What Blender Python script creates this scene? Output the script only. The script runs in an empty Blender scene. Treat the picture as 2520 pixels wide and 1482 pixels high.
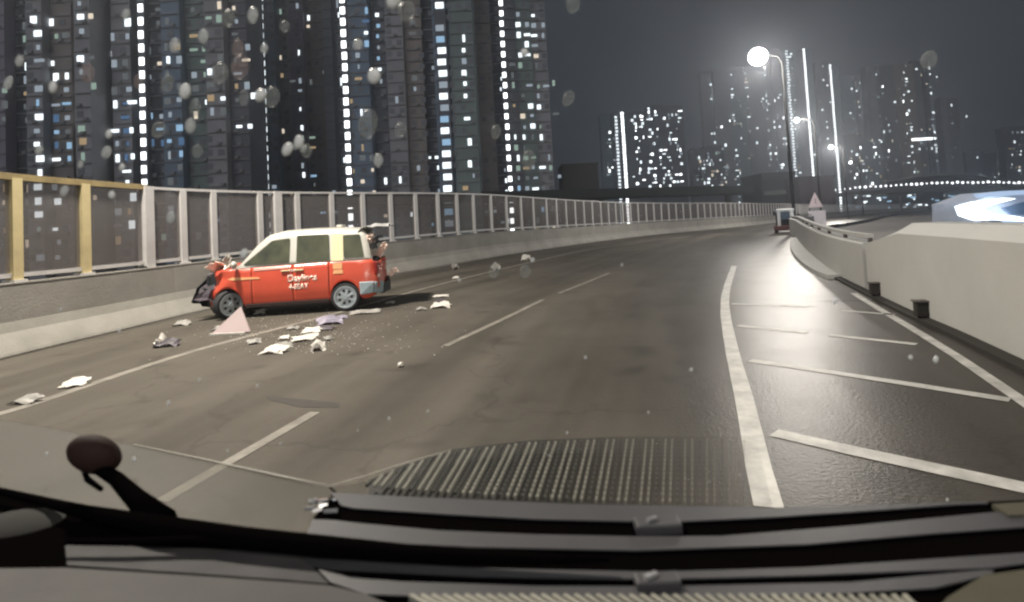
import bpy, bmesh, math, random
from mathutils import Vector, Matrix, noise, Euler
random.seed(7)
S = bpy.context.scene
COL = S.collection
R = math.radians

# ------------------------------------------------------------------ camera
EYE = Vector((0.0, 0.0, 1.57))
F = 1350.0                       # focal length in units of a 2519 px wide frame
ROLL, PITCH = R(3.05), R(2.5)
cam_d = bpy.data.cameras.new('camera')
cam = bpy.data.objects.new('camera', cam_d); COL.objects.link(cam); S.camera = cam
cam_d.sensor_width = 36.0; cam_d.lens = 36.0 * F / 2519.0
cam_d.clip_start = 0.05; cam_d.clip_end = 6000
CY = 504.0                       # height of the optical axis in the frame
cam_d.shift_x = 0.0; cam_d.shift_y = -(741.0 - CY) / 2519.0
ROT = Matrix.Rotation(PITCH, 3, 'X') @ Matrix.Rotation(R(90), 3, 'X')
ROT = Matrix.Rotation(PITCH + R(90), 3, 'X') @ Matrix.Rotation(-ROLL, 3, 'Z')
cam.matrix_world = Matrix.Translation(EYE) @ ROT.to_4x4()
cam_d.dof.use_dof = True; cam_d.dof.focus_distance = 18.0; cam_d.dof.aperture_fstop = 4.5

# ------------------------------------------------------------------ world, added soft fill sun, exposure
W = bpy.data.worlds.new('World'); S.world = W; W.use_nodes = True
nt = W.node_tree; nt.nodes.clear()
wo = nt.nodes.new('ShaderNodeOutputWorld')
sky = nt.nodes.new('ShaderNodeTexSky'); sky.sky_type = 'NISHITA'; sky.sun_disc = False
sky.sun_elevation = R(2); sky.sun_rotation = R(200)
b1 = nt.nodes.new('ShaderNodeBackground'); b1.inputs['Strength'].default_value = 0.004
nt.links.new(sky.outputs[0], b1.inputs['Color'])
tc = nt.nodes.new('ShaderNodeTexCoord')
nz = nt.nodes.new('ShaderNodeTexNoise'); nz.inputs['Scale'].default_value = 2.6; nz.inputs['Detail'].default_value = 3
rp = nt.nodes.new('ShaderNodeValToRGB')
rp.color_ramp.elements[0].position = 0.3; rp.color_ramp.elements[0].color = (0.036, 0.041, 0.050, 1)
rp.color_ramp.elements[1].position = 0.75; rp.color_ramp.elements[1].color = (0.064, 0.067, 0.078, 1)
b2 = nt.nodes.new('ShaderNodeBackground'); b2.inputs['Strength'].default_value = 0.72
add = nt.nodes.new('ShaderNodeAddShader')
nt.links.new(tc.outputs['Generated'], nz.inputs['Vector']); nt.links.new(nz.outputs['Fac'], rp.inputs['Fac'])
nt.links.new(rp.outputs['Color'], b2.inputs['Color'])
nt.links.new(b1.outputs[0], add.inputs[0]); nt.links.new(b2.outputs[0], add.inputs[1]); nt.links.new(add.outputs[0], wo.inputs['Surface'])

sd = bpy.data.lights.new('fill_sun', 'SUN'); sd.energy = 0.75; sd.angle = R(50); sd.color = (0.92, 0.95, 1.0)  # soft sun added from behind the camera to lift the tower fronts
so = bpy.data.objects.new('fill_sun', sd); COL.objects.link(so)
so.rotation_euler = (R(52), 0, R(-20))

S.view_settings.view_transform = 'Standard'; S.view_settings.look = 'None'
S.view_settings.exposure = 0.0; S.view_settings.gamma = 1.0; S.view_settings.use_curve_mapping = False
S.render.engine = 'CYCLES'
cy = S.cycles
cy.use_denoising = True
cy.max_bounces = 6; cy.diffuse_bounces = 2; cy.glossy_bounces = 3; cy.transparent_max_bounces = 16; cy.transmission_bounces = 4
cy.volume_bounces = 0; cy.sample_clamp_indirect = 3.0; cy.sample_clamp_direct = 0
cy.caustics_reflective = False; cy.caustics_refractive = False
cy.pixel_filter_type = 'BLACKMAN_HARRIS'; cy.filter_width = 2.3

# ------------------------------------------------------------------ pixel -> place
def ray(u, v):
    return (ROT @ Vector(((u - 1259.5) / F, -(v - CY) / F, -1.0)))
def at(u, v, z):
    d = ray(u, v); return EYE + d * ((z - EYE.z) / d.z)
def at_y(u, v, Y):
    d = ray(u, v); return EYE + d * (Y / d.y)
def g(Y):
    t = max(0.0, min(1.0, (Y - 9.0) / 18.0)); return 0.35 * t * t * (3 - 2 * t)
def on_road(u, v, h=0.0):
    z = h
    for _ in range(30):
        p = at(u, v, z); z = z * .5 + (g(p.y) + h) * .5
    return p
def proj(p):
    c = ROT.transposed() @ (Vector(p) - EYE)
    return 1259.5 + F * c.x / -c.z, CY - F * c.y / -c.z

# ------------------------------------------------------------------ materials
MATS = {}
def pmat(name, col, rough=0.6, metal=0.0, vary=0.12, scale=3.0, bump=0.0, bscale=60, spec=None, coat=0.0):
    m = bpy.data.materials.new(name); m.use_nodes = True; n = m.node_tree; b = n.nodes['Principled BSDF']
    c = n.nodes.new('ShaderNodeTexCoord'); t = n.nodes.new('ShaderNodeTexNoise')
    t.inputs['Scale'].default_value = scale; t.inputs['Detail'].default_value = 6; t.inputs['Roughness'].default_value = .65
    r = n.nodes.new('ShaderNodeValToRGB')
    r.color_ramp.elements[0].position = .3; r.color_ramp.elements[1].position = .72
    r.color_ramp.elements[0].color = tuple(x * (1 - vary) for x in col) + (1,)
    r.color_ramp.elements[1].color = tuple(min(1, x * (1 + vary)) for x in col) + (1,)
    n.links.new(c.outputs['Object'], t.inputs['Vector']); n.links.new(t.outputs['Fac'], r.inputs['Fac'])
    n.links.new(r.outputs['Color'], b.inputs['Base Color'])
    b.inputs['Roughness'].default_value = rough; b.inputs['Metallic'].default_value = metal
    if coat: b.inputs['Coat Weight'].default_value = coat; b.inputs['Coat Roughness'].default_value = .15
    if spec is not None: b.inputs['Specular IOR Level'].default_value = spec
    if bump:
        t2 = n.nodes.new('ShaderNodeTexNoise'); t2.inputs['Scale'].default_value = bscale; t2.inputs['Detail'].default_value = 4
        bp = n.nodes.new('ShaderNodeBump'); bp.inputs['Strength'].default_value = bump; bp.inputs['Distance'].default_value = .02
        n.links.new(c.outputs['Object'], t2.inputs['Vector']); n.links.new(t2.outputs['Fac'], bp.inputs['Height']); n.links.new(bp.outputs['Normal'], b.inputs['Normal'])
    MATS[name] = m; return m
def emat(name, col, strength):
    m = bpy.data.materials.new(name); m.use_nodes = True; n = m.node_tree; n.nodes.clear()
    o = n.nodes.new('ShaderNodeOutputMaterial'); e = n.nodes.new('ShaderNodeEmission')
    e.inputs['Color'].default_value = tuple(col) + (1,); e.inputs['Strength'].default_value = strength
    n.links.new(e.outputs[0], o.inputs['Surface']); m.cycles.emission_sampling = 'NONE'; MATS[name] = m; return m
def tmat(name, col, clear, tint=(1, 1, 1), rough=.5, gloss=.0):
    m = bpy.data.materials.new(name); m.use_nodes = True; n = m.node_tree; n.nodes.clear()
    o = n.nodes.new('ShaderNodeOutputMaterial'); t = n.nodes.new('ShaderNodeBsdfTransparent'); t.inputs['Color'].default_value = tuple(tint) + (1,)
    d = n.nodes.new('ShaderNodeBsdfPrincipled'); d.inputs['Base Color'].default_value = tuple(col) + (1,); d.inputs['Roughness'].default_value = rough
    x = n.nodes.new('ShaderNodeMixShader'); x.inputs[0].default_value = 1 - clear
    n.links.new(t.outputs[0], x.inputs[1]); n.links.new(d.outputs[0], x.inputs[2]); n.links.new(x.outputs[0], o.inputs['Surface'])
    MATS[name] = m; return m

# road: worn asphalt with a wet, glossy right lane
def road_mat():
    m = bpy.data.materials.new('asphalt'); m.use_nodes = True; n = m.node_tree; L = n.links; b = n.nodes['Principled BSDF']
    c = n.nodes.new('ShaderNodeTexCoord')
    def noise_(s, d=5, r=.6):
        t = n.nodes.new('ShaderNodeTexNoise'); t.inputs['Scale'].default_value = s; t.inputs['Detail'].default_value = d; t.inputs['Roughness'].default_value = r
        L.new(c.outputs['Object'], t.inputs['Vector']); return t
    a = noise_(.35); f = noise_(35, 3)
    r = n.nodes.new('ShaderNodeValToRGB'); r.color_ramp.elements[0].position = .3; r.color_ramp.elements[1].position = .7
    r.color_ramp.elements[0].color = (.084, .075, .062, 1); r.color_ramp.elements[1].color = (.120, .108, .090, 1)
    L.new(a.outputs['Fac'], r.inputs['Fac'])
    mx = n.nodes.new('ShaderNodeMix'); mx.data_type = 'RGBA'; mx.blend_type = 'MULTIPLY'; mx.inputs['Factor'].default_value = .35
    L.new(r.outputs['Color'], mx.inputs['A']); L.new(f.outputs['Color'], mx.inputs['B']); L.new(mx.outputs['Result'], b.inputs['Base Color'])
    av = n.nodes.new('ShaderNodeAttribute'); av.attribute_name = 'along'
    tk = n.nodes.new('ShaderNodeTexNoise'); tk.inputs['Scale'].default_value = 1.3; tk.inputs['Detail'].default_value = 3; L.new(av.outputs['Vector'], tk.inputs['Vector'])
    rk = n.nodes.new('ShaderNodeMapRange'); L.new(tk.outputs['Fac'], rk.inputs['Value']); rk.inputs['From Min'].default_value = .35; rk.inputs['From Max'].default_value = .65; rk.inputs['To Min'].default_value = .72; rk.inputs['To Max'].default_value = 1.15
    vo = n.nodes.new('ShaderNodeTexVoronoi'); vo.feature = 'DISTANCE_TO_EDGE'; vo.inputs['Scale'].default_value = .35; wv = noise_(1.5, 3); av2 = n.nodes.new('ShaderNodeVectorMath'); av2.operation = 'ADD'
    L.new(c.outputs['Object'], av2.inputs[0]); L.new(wv.outputs['Color'], av2.inputs[1]); L.new(av2.outputs[0], vo.inputs['Vector'])
    rc_ = n.nodes.new('ShaderNodeMapRange'); L.new(vo.outputs['Distance'], rc_.inputs['Value']); rc_.inputs['From Max'].default_value = .012; rc_.inputs['To Min'].default_value = .8; rc_.inputs['To Max'].default_value = 1
    st_ = noise_(1.1, 2); rs = n.nodes.new('ShaderNodeMapRange'); L.new(st_.outputs['Fac'], rs.inputs['Value']); rs.inputs['From Min'].default_value = .28; rs.inputs['From Max'].default_value = .40; rs.inputs['To Min'].default_value = .72; rs.inputs['To Max'].default_value = 1
    m1 = n.nodes.new('ShaderNodeMath'); m1.operation = 'MULTIPLY'; L.new(rk.outputs[0], m1.inputs[0]); L.new(rc_.outputs[0], m1.inputs[1])
    m2 = n.nodes.new('ShaderNodeMath'); m2.operation = 'MULTIPLY'; L.new(m1.outputs[0], m2.inputs[0]); L.new(rs.outputs[0], m2.inputs[1])
    mz = n.nodes.new('ShaderNodeVectorMath'); mz.operation = 'SCALE'; L.new(mx.outputs['Result'], mz.inputs[0]); L.new(m2.outputs[0], mz.inputs['Scale']); L.new(mz.outputs[0], b.inputs['Base Color'])
    at_ = n.nodes.new('ShaderNodeAttribute'); at_.attribute_name = 'wet'
    w = noise_(.9, 4)
    ml = n.nodes.new('ShaderNodeMath'); ml.operation = 'MULTIPLY_ADD'; L.new(w.outputs['Fac'], ml.inputs[0]); ml.inputs[1].default_value = .5; ml.inputs[2].default_value = -.25
    ad = n.nodes.new('ShaderNodeMath'); ad.operation = 'ADD'; ad.use_clamp = True; L.new(at_.outputs['Fac'], ad.inputs[0]); L.new(ml.outputs[0], ad.inputs[1])
    mr = n.nodes.new('ShaderNodeMapRange'); L.new(ad.outputs[0], mr.inputs['Value']); mr.inputs['To Min'].default_value = .70; mr.inputs['To Max'].default_value = .38
    b.inputs['Specular IOR Level'].default_value = .12
    L.new(mr.outputs[0], b.inputs['Roughness'])
    dk = n.nodes.new('ShaderNodeMapRange'); L.new(ad.outputs[0], dk.inputs['Value']); dk.inputs['To Min'].default_value = 1; dk.inputs['To Max'].default_value = .62
    dz = n.nodes.new('ShaderNodeVectorMath'); dz.operation = 'SCALE'; L.new(mz.outputs[0], dz.inputs[0]); L.new(dk.outputs[0], dz.inputs['Scale']); L.new(dz.outputs[0], b.inputs['Base Color'])
    bp = n.nodes.new('ShaderNodeBump'); bp.inputs['Strength'].default_value = .35; bp.inputs['Distance'].default_value = .01
    L.new(f.outputs['Fac'], bp.inputs['Height']); L.new(bp.outputs['Normal'], b.inputs['Normal'])
    MATS['asphalt'] = m; return m
road_mat()
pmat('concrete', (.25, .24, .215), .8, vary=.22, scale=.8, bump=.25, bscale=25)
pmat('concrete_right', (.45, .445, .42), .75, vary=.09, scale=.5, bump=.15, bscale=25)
pmat('concrete_dark', (.10, .09, .08), .85)
pmat('drain_gap', (.025, .022, .018), .9)
pmat('white_paint', (.42, .41, .38), .55, vary=.35, scale=5)
pmat('worn_paint', (.18, .165, .14), .6, vary=.4, scale=4)
pmat('yellow_paint', (.26, .24, .17), .6, vary=.2, scale=5)
pmat('galvanised', (.52, .51, .50), .5, .1, vary=.1)
pmat('yellow_lit_steel', (.56, .47, .25), .5, .1, vary=.18)  # yellow lamplight on the first posts, put into their colour
pmat('yellow_lit_beam', (.30, .23, .10), .55, vary=.35, scale=2)  # same yellow light, put into the colour of the top beam
tmat('acrylic', (.26, .245, .24), .72, (.80, .78, .77), .3)
pmat('dark_ground', (.020, .021, .020), .95, scale=.02)
pmat('black', (.004, .004, .004), .7, vary=.3)
pmat('rubber', (.02, .02, .022), .75)
# ------------------------------------------------------------------ mesh helper
class MB:
    def __init__(s): s.v = []; s.f = []; s.fm = []
    def add(s, vs, fs, mi=0):
        o = len(s.v); s.v += [tuple(x) for x in vs]; s.f += [tuple(i + o for i in f) for f in fs]; s.fm += [mi] * len(fs); return s
    def box(s, c, d, M=None, mi=0):
        x, y, z = d[0] / 2, d[1] / 2, d[2] / 2
        vs = [Vector((a * x, b * y, e * z)) for a, b, e in ((-1,-1,-1),(1,-1,-1),(1,1,-1),(-1,1,-1),(-1,-1,1),(1,-1,1),(1,1,1),(-1,1,1))]
        vs = [(M @ p if M else p) + Vector(c) for p in vs]
        return s.add(vs, [(0,3,2,1),(4,5,6,7),(0,1,5,4),(1,2,6,5),(2,3,7,6),(3,0,4,7)], mi)
    def bar(s, a, b, w, h, up=Vector((0, 0, 1)), mi=0):
        a = Vector(a); b = Vector(b); d = (b - a); L = d.length
        if L < 1e-6: return s
        y = d.normalized(); x = y.cross(up).normalized() if abs(y.dot(up)) < .999 else Vector((1, 0, 0)); z = x.cross(y)
        return s.box((a + b) / 2, (w, L, h), Matrix((x, y, z)).transposed(), mi)
    def tube(s, pts, rad, n=8, mi=0, cap=True):
        pts = [Vector(p) for p in pts]; rs = rad if isinstance(rad, (list, tuple)) else [rad] * len(pts)
        rings = []; up = None
        for i, p in enumerate(pts):
            d = (pts[min(i + 1, len(pts) - 1)] - pts[max(i - 1, 0)]).normalized()
            ref = Vector((0, 0, 1)) if abs(d.z) < .9 else Vector((1, 0, 0))
            x = d.cross(ref).normalized(); y = x.cross(d)
            rings.append([p + (x * math.cos(2 * math.pi * k / n) + y * math.sin(2 * math.pi * k / n)) * rs[i] for k in range(n)])
        vs = [q for r_ in rings for q in r_]; fs = []
        for i in range(len(pts) - 1):
            for k in range(n):
                k2 = (k + 1) % n; fs.append((i * n + k, i * n + k2, (i + 1) * n + k2, (i + 1) * n + k))
        if cap: fs.append(tuple(range(n))[::-1]); fs.append(tuple((len(pts) - 1) * n + k for k in range(n)))
        return s.add(vs, fs, mi)
    def sweep(s, path, prof, normal_side, mi=0, closed=True, heights=None):
        """prof: (offset, height) pairs swept along path (Vectors on the ground)."""
        n = len(prof); rows = []
        for i, p in enumerate(path):
            d = (path[min(i + 1, len(path) - 1)] - path[max(i - 1, 0)]); d.z = 0; d.normalize()
            side = Vector((d.y, -d.x, 0)) * normal_side
            rows.append([Vector((p.x, p.y, g(p.y))) + side * o + Vector((0, 0, h if heights is None else heights(i, h))) for o, h in prof])
        vs = [q for r_ in rows for q in r_]; fs = []
        m_ = n if closed else n - 1
        for i in range(len(path) - 1):
            for k in range(m_):
                k2 = (k + 1) % n; fs.append((i * n + k, i * n + k2, (i + 1) * n + k2, (i + 1) * n + k))
        if closed: fs.append(tuple(range(n))); fs.append(tuple((len(path) - 1) * n + k for k in range(n))[::-1])
        return s.add(vs, fs, mi)
    def prism(s, poly, z0, z1, mi=0):
        """poly: list of (x, y); flat prism with side walls."""
        n = len(poly); vs = [(x, y, z0) for x, y in poly] + [(x, y, z1) for x, y in poly]
        return s.add(vs, [tuple(range(n))[::-1], tuple(range(n, 2 * n))] + [(k, (k + 1) % n, n + (k + 1) % n, n + k) for k in range(n)], mi)
    def disc(s, c, r, n, ax, h, mi=0):
        ax = Vector(ax).normalized(); ref = Vector((0, 0, 1)) if abs(ax.z) < .9 else Vector((1, 0, 0))
        x = ax.cross(ref).normalized(); y = x.cross(ax); c = Vector(c)
        vs = [c + ax * e * h / 2 + (x * math.cos(2 * math.pi * k / n) + y * math.sin(2 * math.pi * k / n)) * r for e in (-1, 1) for k in range(n)]
        return s.add(vs, [tuple(range(n))[::-1], tuple(range(n, 2 * n))] + [(k, (k + 1) % n, n + (k + 1) % n, n + k) for k in range(n)], mi)
    def ball(s, c, r, sx=1, sy=1, sz=1, n=12, m=8, mi=0, half=False, M=None):
        vs = []; fs = []; c = Vector(c)
        top = m
        for i in range(m + 1):
            th = (math.pi / 2 if half else math.pi) * i / m
            for k in range(n):
                p = Vector((math.sin(th) * math.cos(2 * math.pi * k / n) * sx, math.sin(th) * math.sin(2 * math.pi * k / n) * sy, math.cos(th) * sz)) * r
                vs.append((M @ p if M else p) + c)
        for i in range(m):
            for k in range(n): k2 = (k + 1) % n; fs.append((i * n + k, (i + 1) * n + k, (i + 1) * n + k2, i * n + k2))
        if half: fs.append(tuple(m * n + k for k in range(n))[::-1])
        return s.add(vs, fs, mi)
    def build(s, name, mats, parent=None, smooth=False, fix=True, bevel=0):
        me = bpy.data.meshes.new(name); me.from_pydata(s.v, [], s.f)
        if not isinstance(mats, (list, tuple)): mats = [mats]
        for m in mats: me.materials.append(MATS[m] if isinstance(m, str) else m)
        for p, mi in zip(me.polygons, s.fm): p.material_index = mi; p.use_smooth = smooth
        if fix:
            bm = bmesh.new(); bm.from_mesh(me)
            bmesh.ops.remove_doubles(bm, verts=bm.verts, dist=1e-5)
            bmesh.ops.recalc_face_normals(bm, faces=bm.faces); bm.to_mesh(me); bm.free()
        me.update()
        o = bpy.data.objects.new(name, me); COL.objects.link(o)
        if parent: o.parent = parent
        if bevel:
            md = o.modifiers.new('bevel', 'BEVEL'); md.width = bevel; md.segments = 2; md.limit_method = 'ANGLE'
        return o
def tag(o, label=None, cat=None, group=None, kind=None):
    if label: o['label'] = label
    if cat: o['category'] = cat
    if group: o['group'] = group
    if kind: o['kind'] = kind
    return o
def empty(name, loc=(0, 0, 0), label=None, cat=None, group=None, rz=0):
    o = bpy.data.objects.new(name, None); COL.objects.link(o); o.location = loc; o.rotation_euler = (0, 0, rz)
    o.empty_display_size = .2
    return tag(o, label, cat, group)
def local(o, mb):
    """move a world-space MB into the local frame of an unrotated empty."""
    l = o.location; mb.v = [(x - l.x, y - l.y, z - l.z) for x, y, z in mb.v]; return mb
def put(me, name, parent, loc, rot=None, scale=None):
    o = bpy.data.objects.new(name, me); COL.objects.link(o); o.parent = parent; o.location = loc
    if rot is not None: o.rotation_euler = rot
    if scale is not None: o.scale = scale
    return o
def resample(pts, step):
    out = [pts[0].copy()]; acc = 0; 
    for a, b in zip(pts, pts[1:]):
        L = (b - a).length; t = step - acc
        while t <= L: out.append(a.lerp(b, t / L)); t += step
        acc = (acc + L) % step
    out.append(pts[-1].copy()); return out
def smooth(pts, it=2):
    for _ in range(it):
        q = [pts[0]]
        for a, b in zip(pts, pts[1:]): q += [a.lerp(b, .25), a.lerp(b, .75)]
        q.append(pts[-1]); pts = q
    return pts

# ------------------------------------------------------------------ setting: the curved viaduct
k_ = 2519 / 4000
Lpx = [(0,1410),(216,1356),(432,1307),(594,1264),(756,1225),(1100,1150),(1567,1069),(1817,1027),(2055,986),(2293,950),(2531,920),(2900,887)]
left = [on_road(u * k_, v * k_) for u, v in Lpx]
for p in left: p.z = 0
far_pts = [at_y(3218 * k_, 850 * k_, 118), at_y(3420 * k_, 838 * k_, 185), at_y(3640 * k_, 829 * k_, 270)]
for p in far_pts: p.z = 0
d0 = (left[0] - left[1]).normalized()
left = [left[0] + d0 * 14] + left + far_pts
left = resample(smooth(left, 2), 1.5)
Rpx = [(4000,1440),(3780,1330),(3564,1238),(3386,1146),(3240,1072),(3186,1030),(3140,985),(3112,950),(3100,925)]
right = [on_road(u * k_, v * k_) for u, v in Rpx]
for p in right: p.z = 0
d1 = (right[0] - right[1]).normalized()
right = [right[0] + d1 * 12] + right
# beyond the bend the right edge follows the left one
def off(path, dist):
    out = []
    for i, p in enumerate(path):
        d = (path[min(i + 1, len(path) - 1)] - path[max(i - 1, 0)]).normalized(); out.append(p + Vector((d.y, -d.x, 0)) * dist)
    return out
Lo = off(left, 11.0)
rl = right[-1]
tail = [p for p in Lo if p.y > rl.y + 10]
right = smooth(right + tail[::6], 2); right = resample(right, 1.5)

def strip_between(a, b, n, na=120):
    """sheet between two curves; rows follow arc length."""
    def pick(path, t):
        x = t * (len(path) - 1); i = min(int(x), len(path) - 2); return path[i].lerp(path[i + 1], x - i)
    # pair by nearest point
    rows = []
    for i in range(0, len(a)):
        p = a[i]; q = min(b, key=lambda w: (w - p).length_squared)
        rows.append((p, q))
    return rows
# road sheet
rows = []
N = 16
ia = left
mb = MB(); vs = []; suv = []
prev = 0
for i, p in enumerate(ia):
    t = i / (len(ia) - 1)
    # advance along the right curve to the point most nearly abreast
    d = (ia[min(i + 1, len(ia) - 1)] - ia[max(i - 1, 0)]).normalized()
    best = min(range(prev, min(prev + 40, len(right))), key=lambda j: abs((right[j] - p).dot(d)) + .02 * (j - prev))
    prev = best; q = right[best]
    for k in range(N + 1):
        s = -.04 + 1.08 * k / N; suv.append((s * 11.0, i * 1.5 * .05, 0))
        w = p.lerp(q, s); vs.append((w.x, w.y, g(w.y)))
fs = [(i * (N + 1) + k, i * (N + 1) + k + 1, (i + 1) * (N + 1) + k + 1, (i + 1) * (N + 1) + k) for i in range(len(ia) - 1) for k in range(N)]
mb.add(vs, fs); road = mb.build('road', 'asphalt', fix=False, smooth=True); tag(road, 'curving wet asphalt carriageway of the viaduct', kind='structure')
at_v = road.data.attributes.new('along', 'FLOAT_VECTOR', 'POINT')
for i, q in enumerate(suv): at_v.data[i].vector = q
at_l = road.data.attributes.new('wet', 'FLOAT', 'POINT')
for i, v in enumerate(road.data.vertices):
    s = (i % (N + 1)) / N; at_l.data[i].value = max(0, min(1, (s - .55) / .2))
# deck under the road and dark land below
gb = MB().add([(-1400, -60, -8), (1400, -60, -8), (1400, 1500, -8), (-1400, 1500, -8)], [(0, 1, 2, 3)])
tag(gb.build('ground', 'dark_ground', fix=False), 'dark land below the viaduct', kind='structure')
opp = MB(); q1 = off(right, 1.0); q2 = off(right, 14.0)
vs = []
for a, b in zip(q1, q2): vs += [(a.x, a.y, g(a.y) - .25), (b.x, b.y, g(b.y) - .25)]
opp.add(vs, [(2 * i, 2 * i + 1, 2 * i + 3, 2 * i + 2) for i in range(len(q1) - 1)])
tag(opp.build('opposite_road', 'concrete_dark', fix=False), 'dark opposite carriageway beyond the right hand wall', kind='structure')

# painted lines: sheets 4 mm above the road
def line_sheet(name, px, wpx=None, width=.12, mat='white_paint', label='', lift=.004, step=.5, wid=None):
    c = [on_road(u, v) for u, v in px]
    for p in c: p.z = 0
    c = resample(smooth(c, 2) if len(c) > 2 else c, step); m = MB(); vs = []
    for i, p in enumerate(c):
        d = (c[min(i + 1, len(c) - 1)] - c[max(i - 1, 0)]).normalized(); sd_ = Vector((d.y, -d.x, 0))
        w = width if wid is None else wid(i / (len(c) - 1))
        for e in (-1, 1):
            q = p + sd_ * w / 2 * e * (1 + .12 * noise.noise(Vector((p.x * 3, p.y * 3, e)))); vs.append((q.x, q.y, g(q.y) + lift))
    m.add(vs, [(2 * i, 2 * i + 1, 2 * i + 3, 2 * i + 2) for i in range(len(c) - 1)])
    return tag(m.build(name, mat, fix=False), label, kind='structure')
line_sheet('edge_line_marking', [(-80,1042),(60,1003),(250,937),(460,868),(620,825),(740,795),(980,727),(1120,690),(1330,640),(1500,606),(1700,581)], width=.15, mat='worn_paint', label='worn white edge line along the left parapet')
line_sheet('solid_lane_line_marking', [(1892,1250),(1868,1150),(1835,1000),(1800,860),(1784,780),(1783,720),(1806,655)], mat='white_paint', label='thick solid white lane line on the right', wid=lambda t: .15)
for a, b, w in (((395,1235),(775,1015),.11), ((1095,852),(1335,738),.11), ((1375,722),(1500,672),.10)):
    line_sheet('lane_dash_marking', [a, b], width=w, mat='worn_paint', label='dashed lane line on the asphalt')
for px, w in (([(1905,1065),(2120,1115),(2560,1210)], .16), ([(1845,888),(2100,925),(2485,985)], .13), ([(1815,802),(1985,820)], .13), ([(2040,825),(2255,848)], .12),
              ([(1800,748),(2000,756)], .12), ([(2070,765),(2200,775)], .10)):
    line_sheet('hatch_bar_marking', px, width=w, mat='white_paint', label='slanting white hatch bar in the right lane')
line_sheet('wall_edge_marking', [(2100,722),(2125,738),(2190,777),(2262,820),(2330,862),(2420,922),(2540,1005)], width=.11, mat='white_paint', label='pale edge line along the foot of the right wall')
# dark patch in the lane
pt = [on_road(u, v) for u, v in ((655,975),(760,985),(835,992),(835,1003),(740,1003),(665,985))]
m = MB(); m.add([(p.x, p.y, g(p.y) + .003) for p in pt], [tuple(range(6))]); pmat('patch', (.030, .026, .02), .6)
tag(m.build('road_patch_marking', 'patch', fix=False), 'dark tar patch beyond the near dashed line', kind='structure')

# right kerb
kp = [on_road(u, v) for u, v in ((3235*k_,1092*k_),(3218*k_,1089*k_),(3148*k_,1051*k_),(3100*k_,1005*k_),(3085*k_,970*k_),(3090*k_,937*k_))]
for p in kp: p.z = 0
kp = resample(smooth(kp, 2), .6)
kb = MB().sweep(kp, [(0, .001), (0, .10), (.55, .10), (.55, .001)], 1)
tag(kb.build('kerb', 'concrete_right'), 'pale concrete kerb at the foot of the right parapet', kind='structure')

# ------------------------------------------------------------------ left parapet and transparent noise barrier
par = empty('concrete_parapet', (left[0].x, left[0].y, 0), 'long grey concrete parapet with a sloping toe under the post and panel screen', 'parapet')
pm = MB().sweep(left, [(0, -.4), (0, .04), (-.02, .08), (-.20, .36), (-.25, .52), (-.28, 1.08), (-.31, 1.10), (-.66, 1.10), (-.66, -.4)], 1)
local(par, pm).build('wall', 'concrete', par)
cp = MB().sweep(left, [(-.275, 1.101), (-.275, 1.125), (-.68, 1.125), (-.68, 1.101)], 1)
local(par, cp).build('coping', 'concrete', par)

fence = empty('noise_barrier', (left[0].x, left[0].y, 0), 'transparent panel screen on steel posts standing on the left parapet', 'noise barrier')
fl = off(left, -.45)
def fence_pt(u):
    best = None
    for p in fl:
        if p.y < 4: continue
        q = proj((p.x, p.y, g(p.y) + 2.0))
        if best is None or abs(q[0] - u) < best[0]: best = (abs(q[0] - u), p)
    return best[1]
fl_f = resample(fl, .1)
cum = [0]
for a, b in zip(fl_f, fl_f[1:]): cum.append(cum[-1] + (b - a).length)
def idx_of_u(u):
    b = None
    for i, p in enumerate(fl_f):
        if p.y < 5 or p.y > 60: continue
        q = proj((p.x, p.y, g(p.y) + 2.0))[0]
        if b is None or abs(q - u) < b[0]: b = (abs(q - u), i)
    return b[1]
us = [-140, 32, 205, 362, 450, 520, 640, 682, 728, 818, 893, 960, 1021, 1075, 1125, 1165, 1208, 1246, 1280, 1312, 1343]
ids = [idx_of_u(u) for u in us]
ids = sorted(set(ids))
stp = (ids[-1] - ids[-7]) / 6.0
x = ids[-1] + stp
while x < len(fl_f) - 2: ids.append(int(x)); x += stp
post_w = {'n': MB().box((0, 0, .86), (.16, .13, 1.72)).build('post_proto', 'galvanised'), 'y': MB().box((0, 0, .86), (.18, .13, 1.72)).build('post_proto_b', 'yellow_lit_steel'), 'w': MB().box((0, 0, .88), (.24, .2, 1.76)).build('post_proto_c', 'galvanised')}
pm_ = {k: o.data for k, o in post_w.items()}
for o in post_w.values(): bpy.data.objects.remove(o)
base = par.location
top_h = 2.83
for j, i in enumerate(ids):
    p = fl_f[i]; d = (fl_f[min(i + 3, len(fl_f) - 1)] - fl_f[max(i - 3, 0)]); a = math.atan2(d.y, d.x)
    key = 'y' if j < 3 else ('w' if j in (3, 7) else 'n')
    put(pm_[key], 'post', fence, Vector((p.x, p.y, g(p.y) + 1.12)) - fence.location, (0, 0, a))
    bp_ = MB().box((0, 0, .02), (.24, .22, .04))
    if j < 30:
        if j == 0: foot_me = bp_.build('foot_proto', 'galvanised'); fm = foot_me.data; bpy.data.objects.remove(foot_me)
        put(fm, 'foot_plate', fence, Vector((p.x, p.y, g(p.y) + 1.126)) - fence.location, (0, 0, a))
def frail(i0, i1, h, w, t, name, mat):
    m = MB(); pts = fl_f[i0:i1 + 1:6]
    if pts[-1] is not fl_f[i1]: pts = pts + [fl_f[i1]]
    m.sweep(pts, [(-w / 2, h - t / 2), (-w / 2, h + t / 2), (w / 2, h + t / 2), (w / 2, h - t / 2)], 1)
    return local(fence, m).build(name, mat, fence)
frail(ids[0], ids[3], top_h + .03, .12, .11, 'top_beam', 'yellow_lit_beam')
frail(ids[3], ids[-1], top_h + .02, .09, .06, 'top_rail', 'galvanised')
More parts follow.
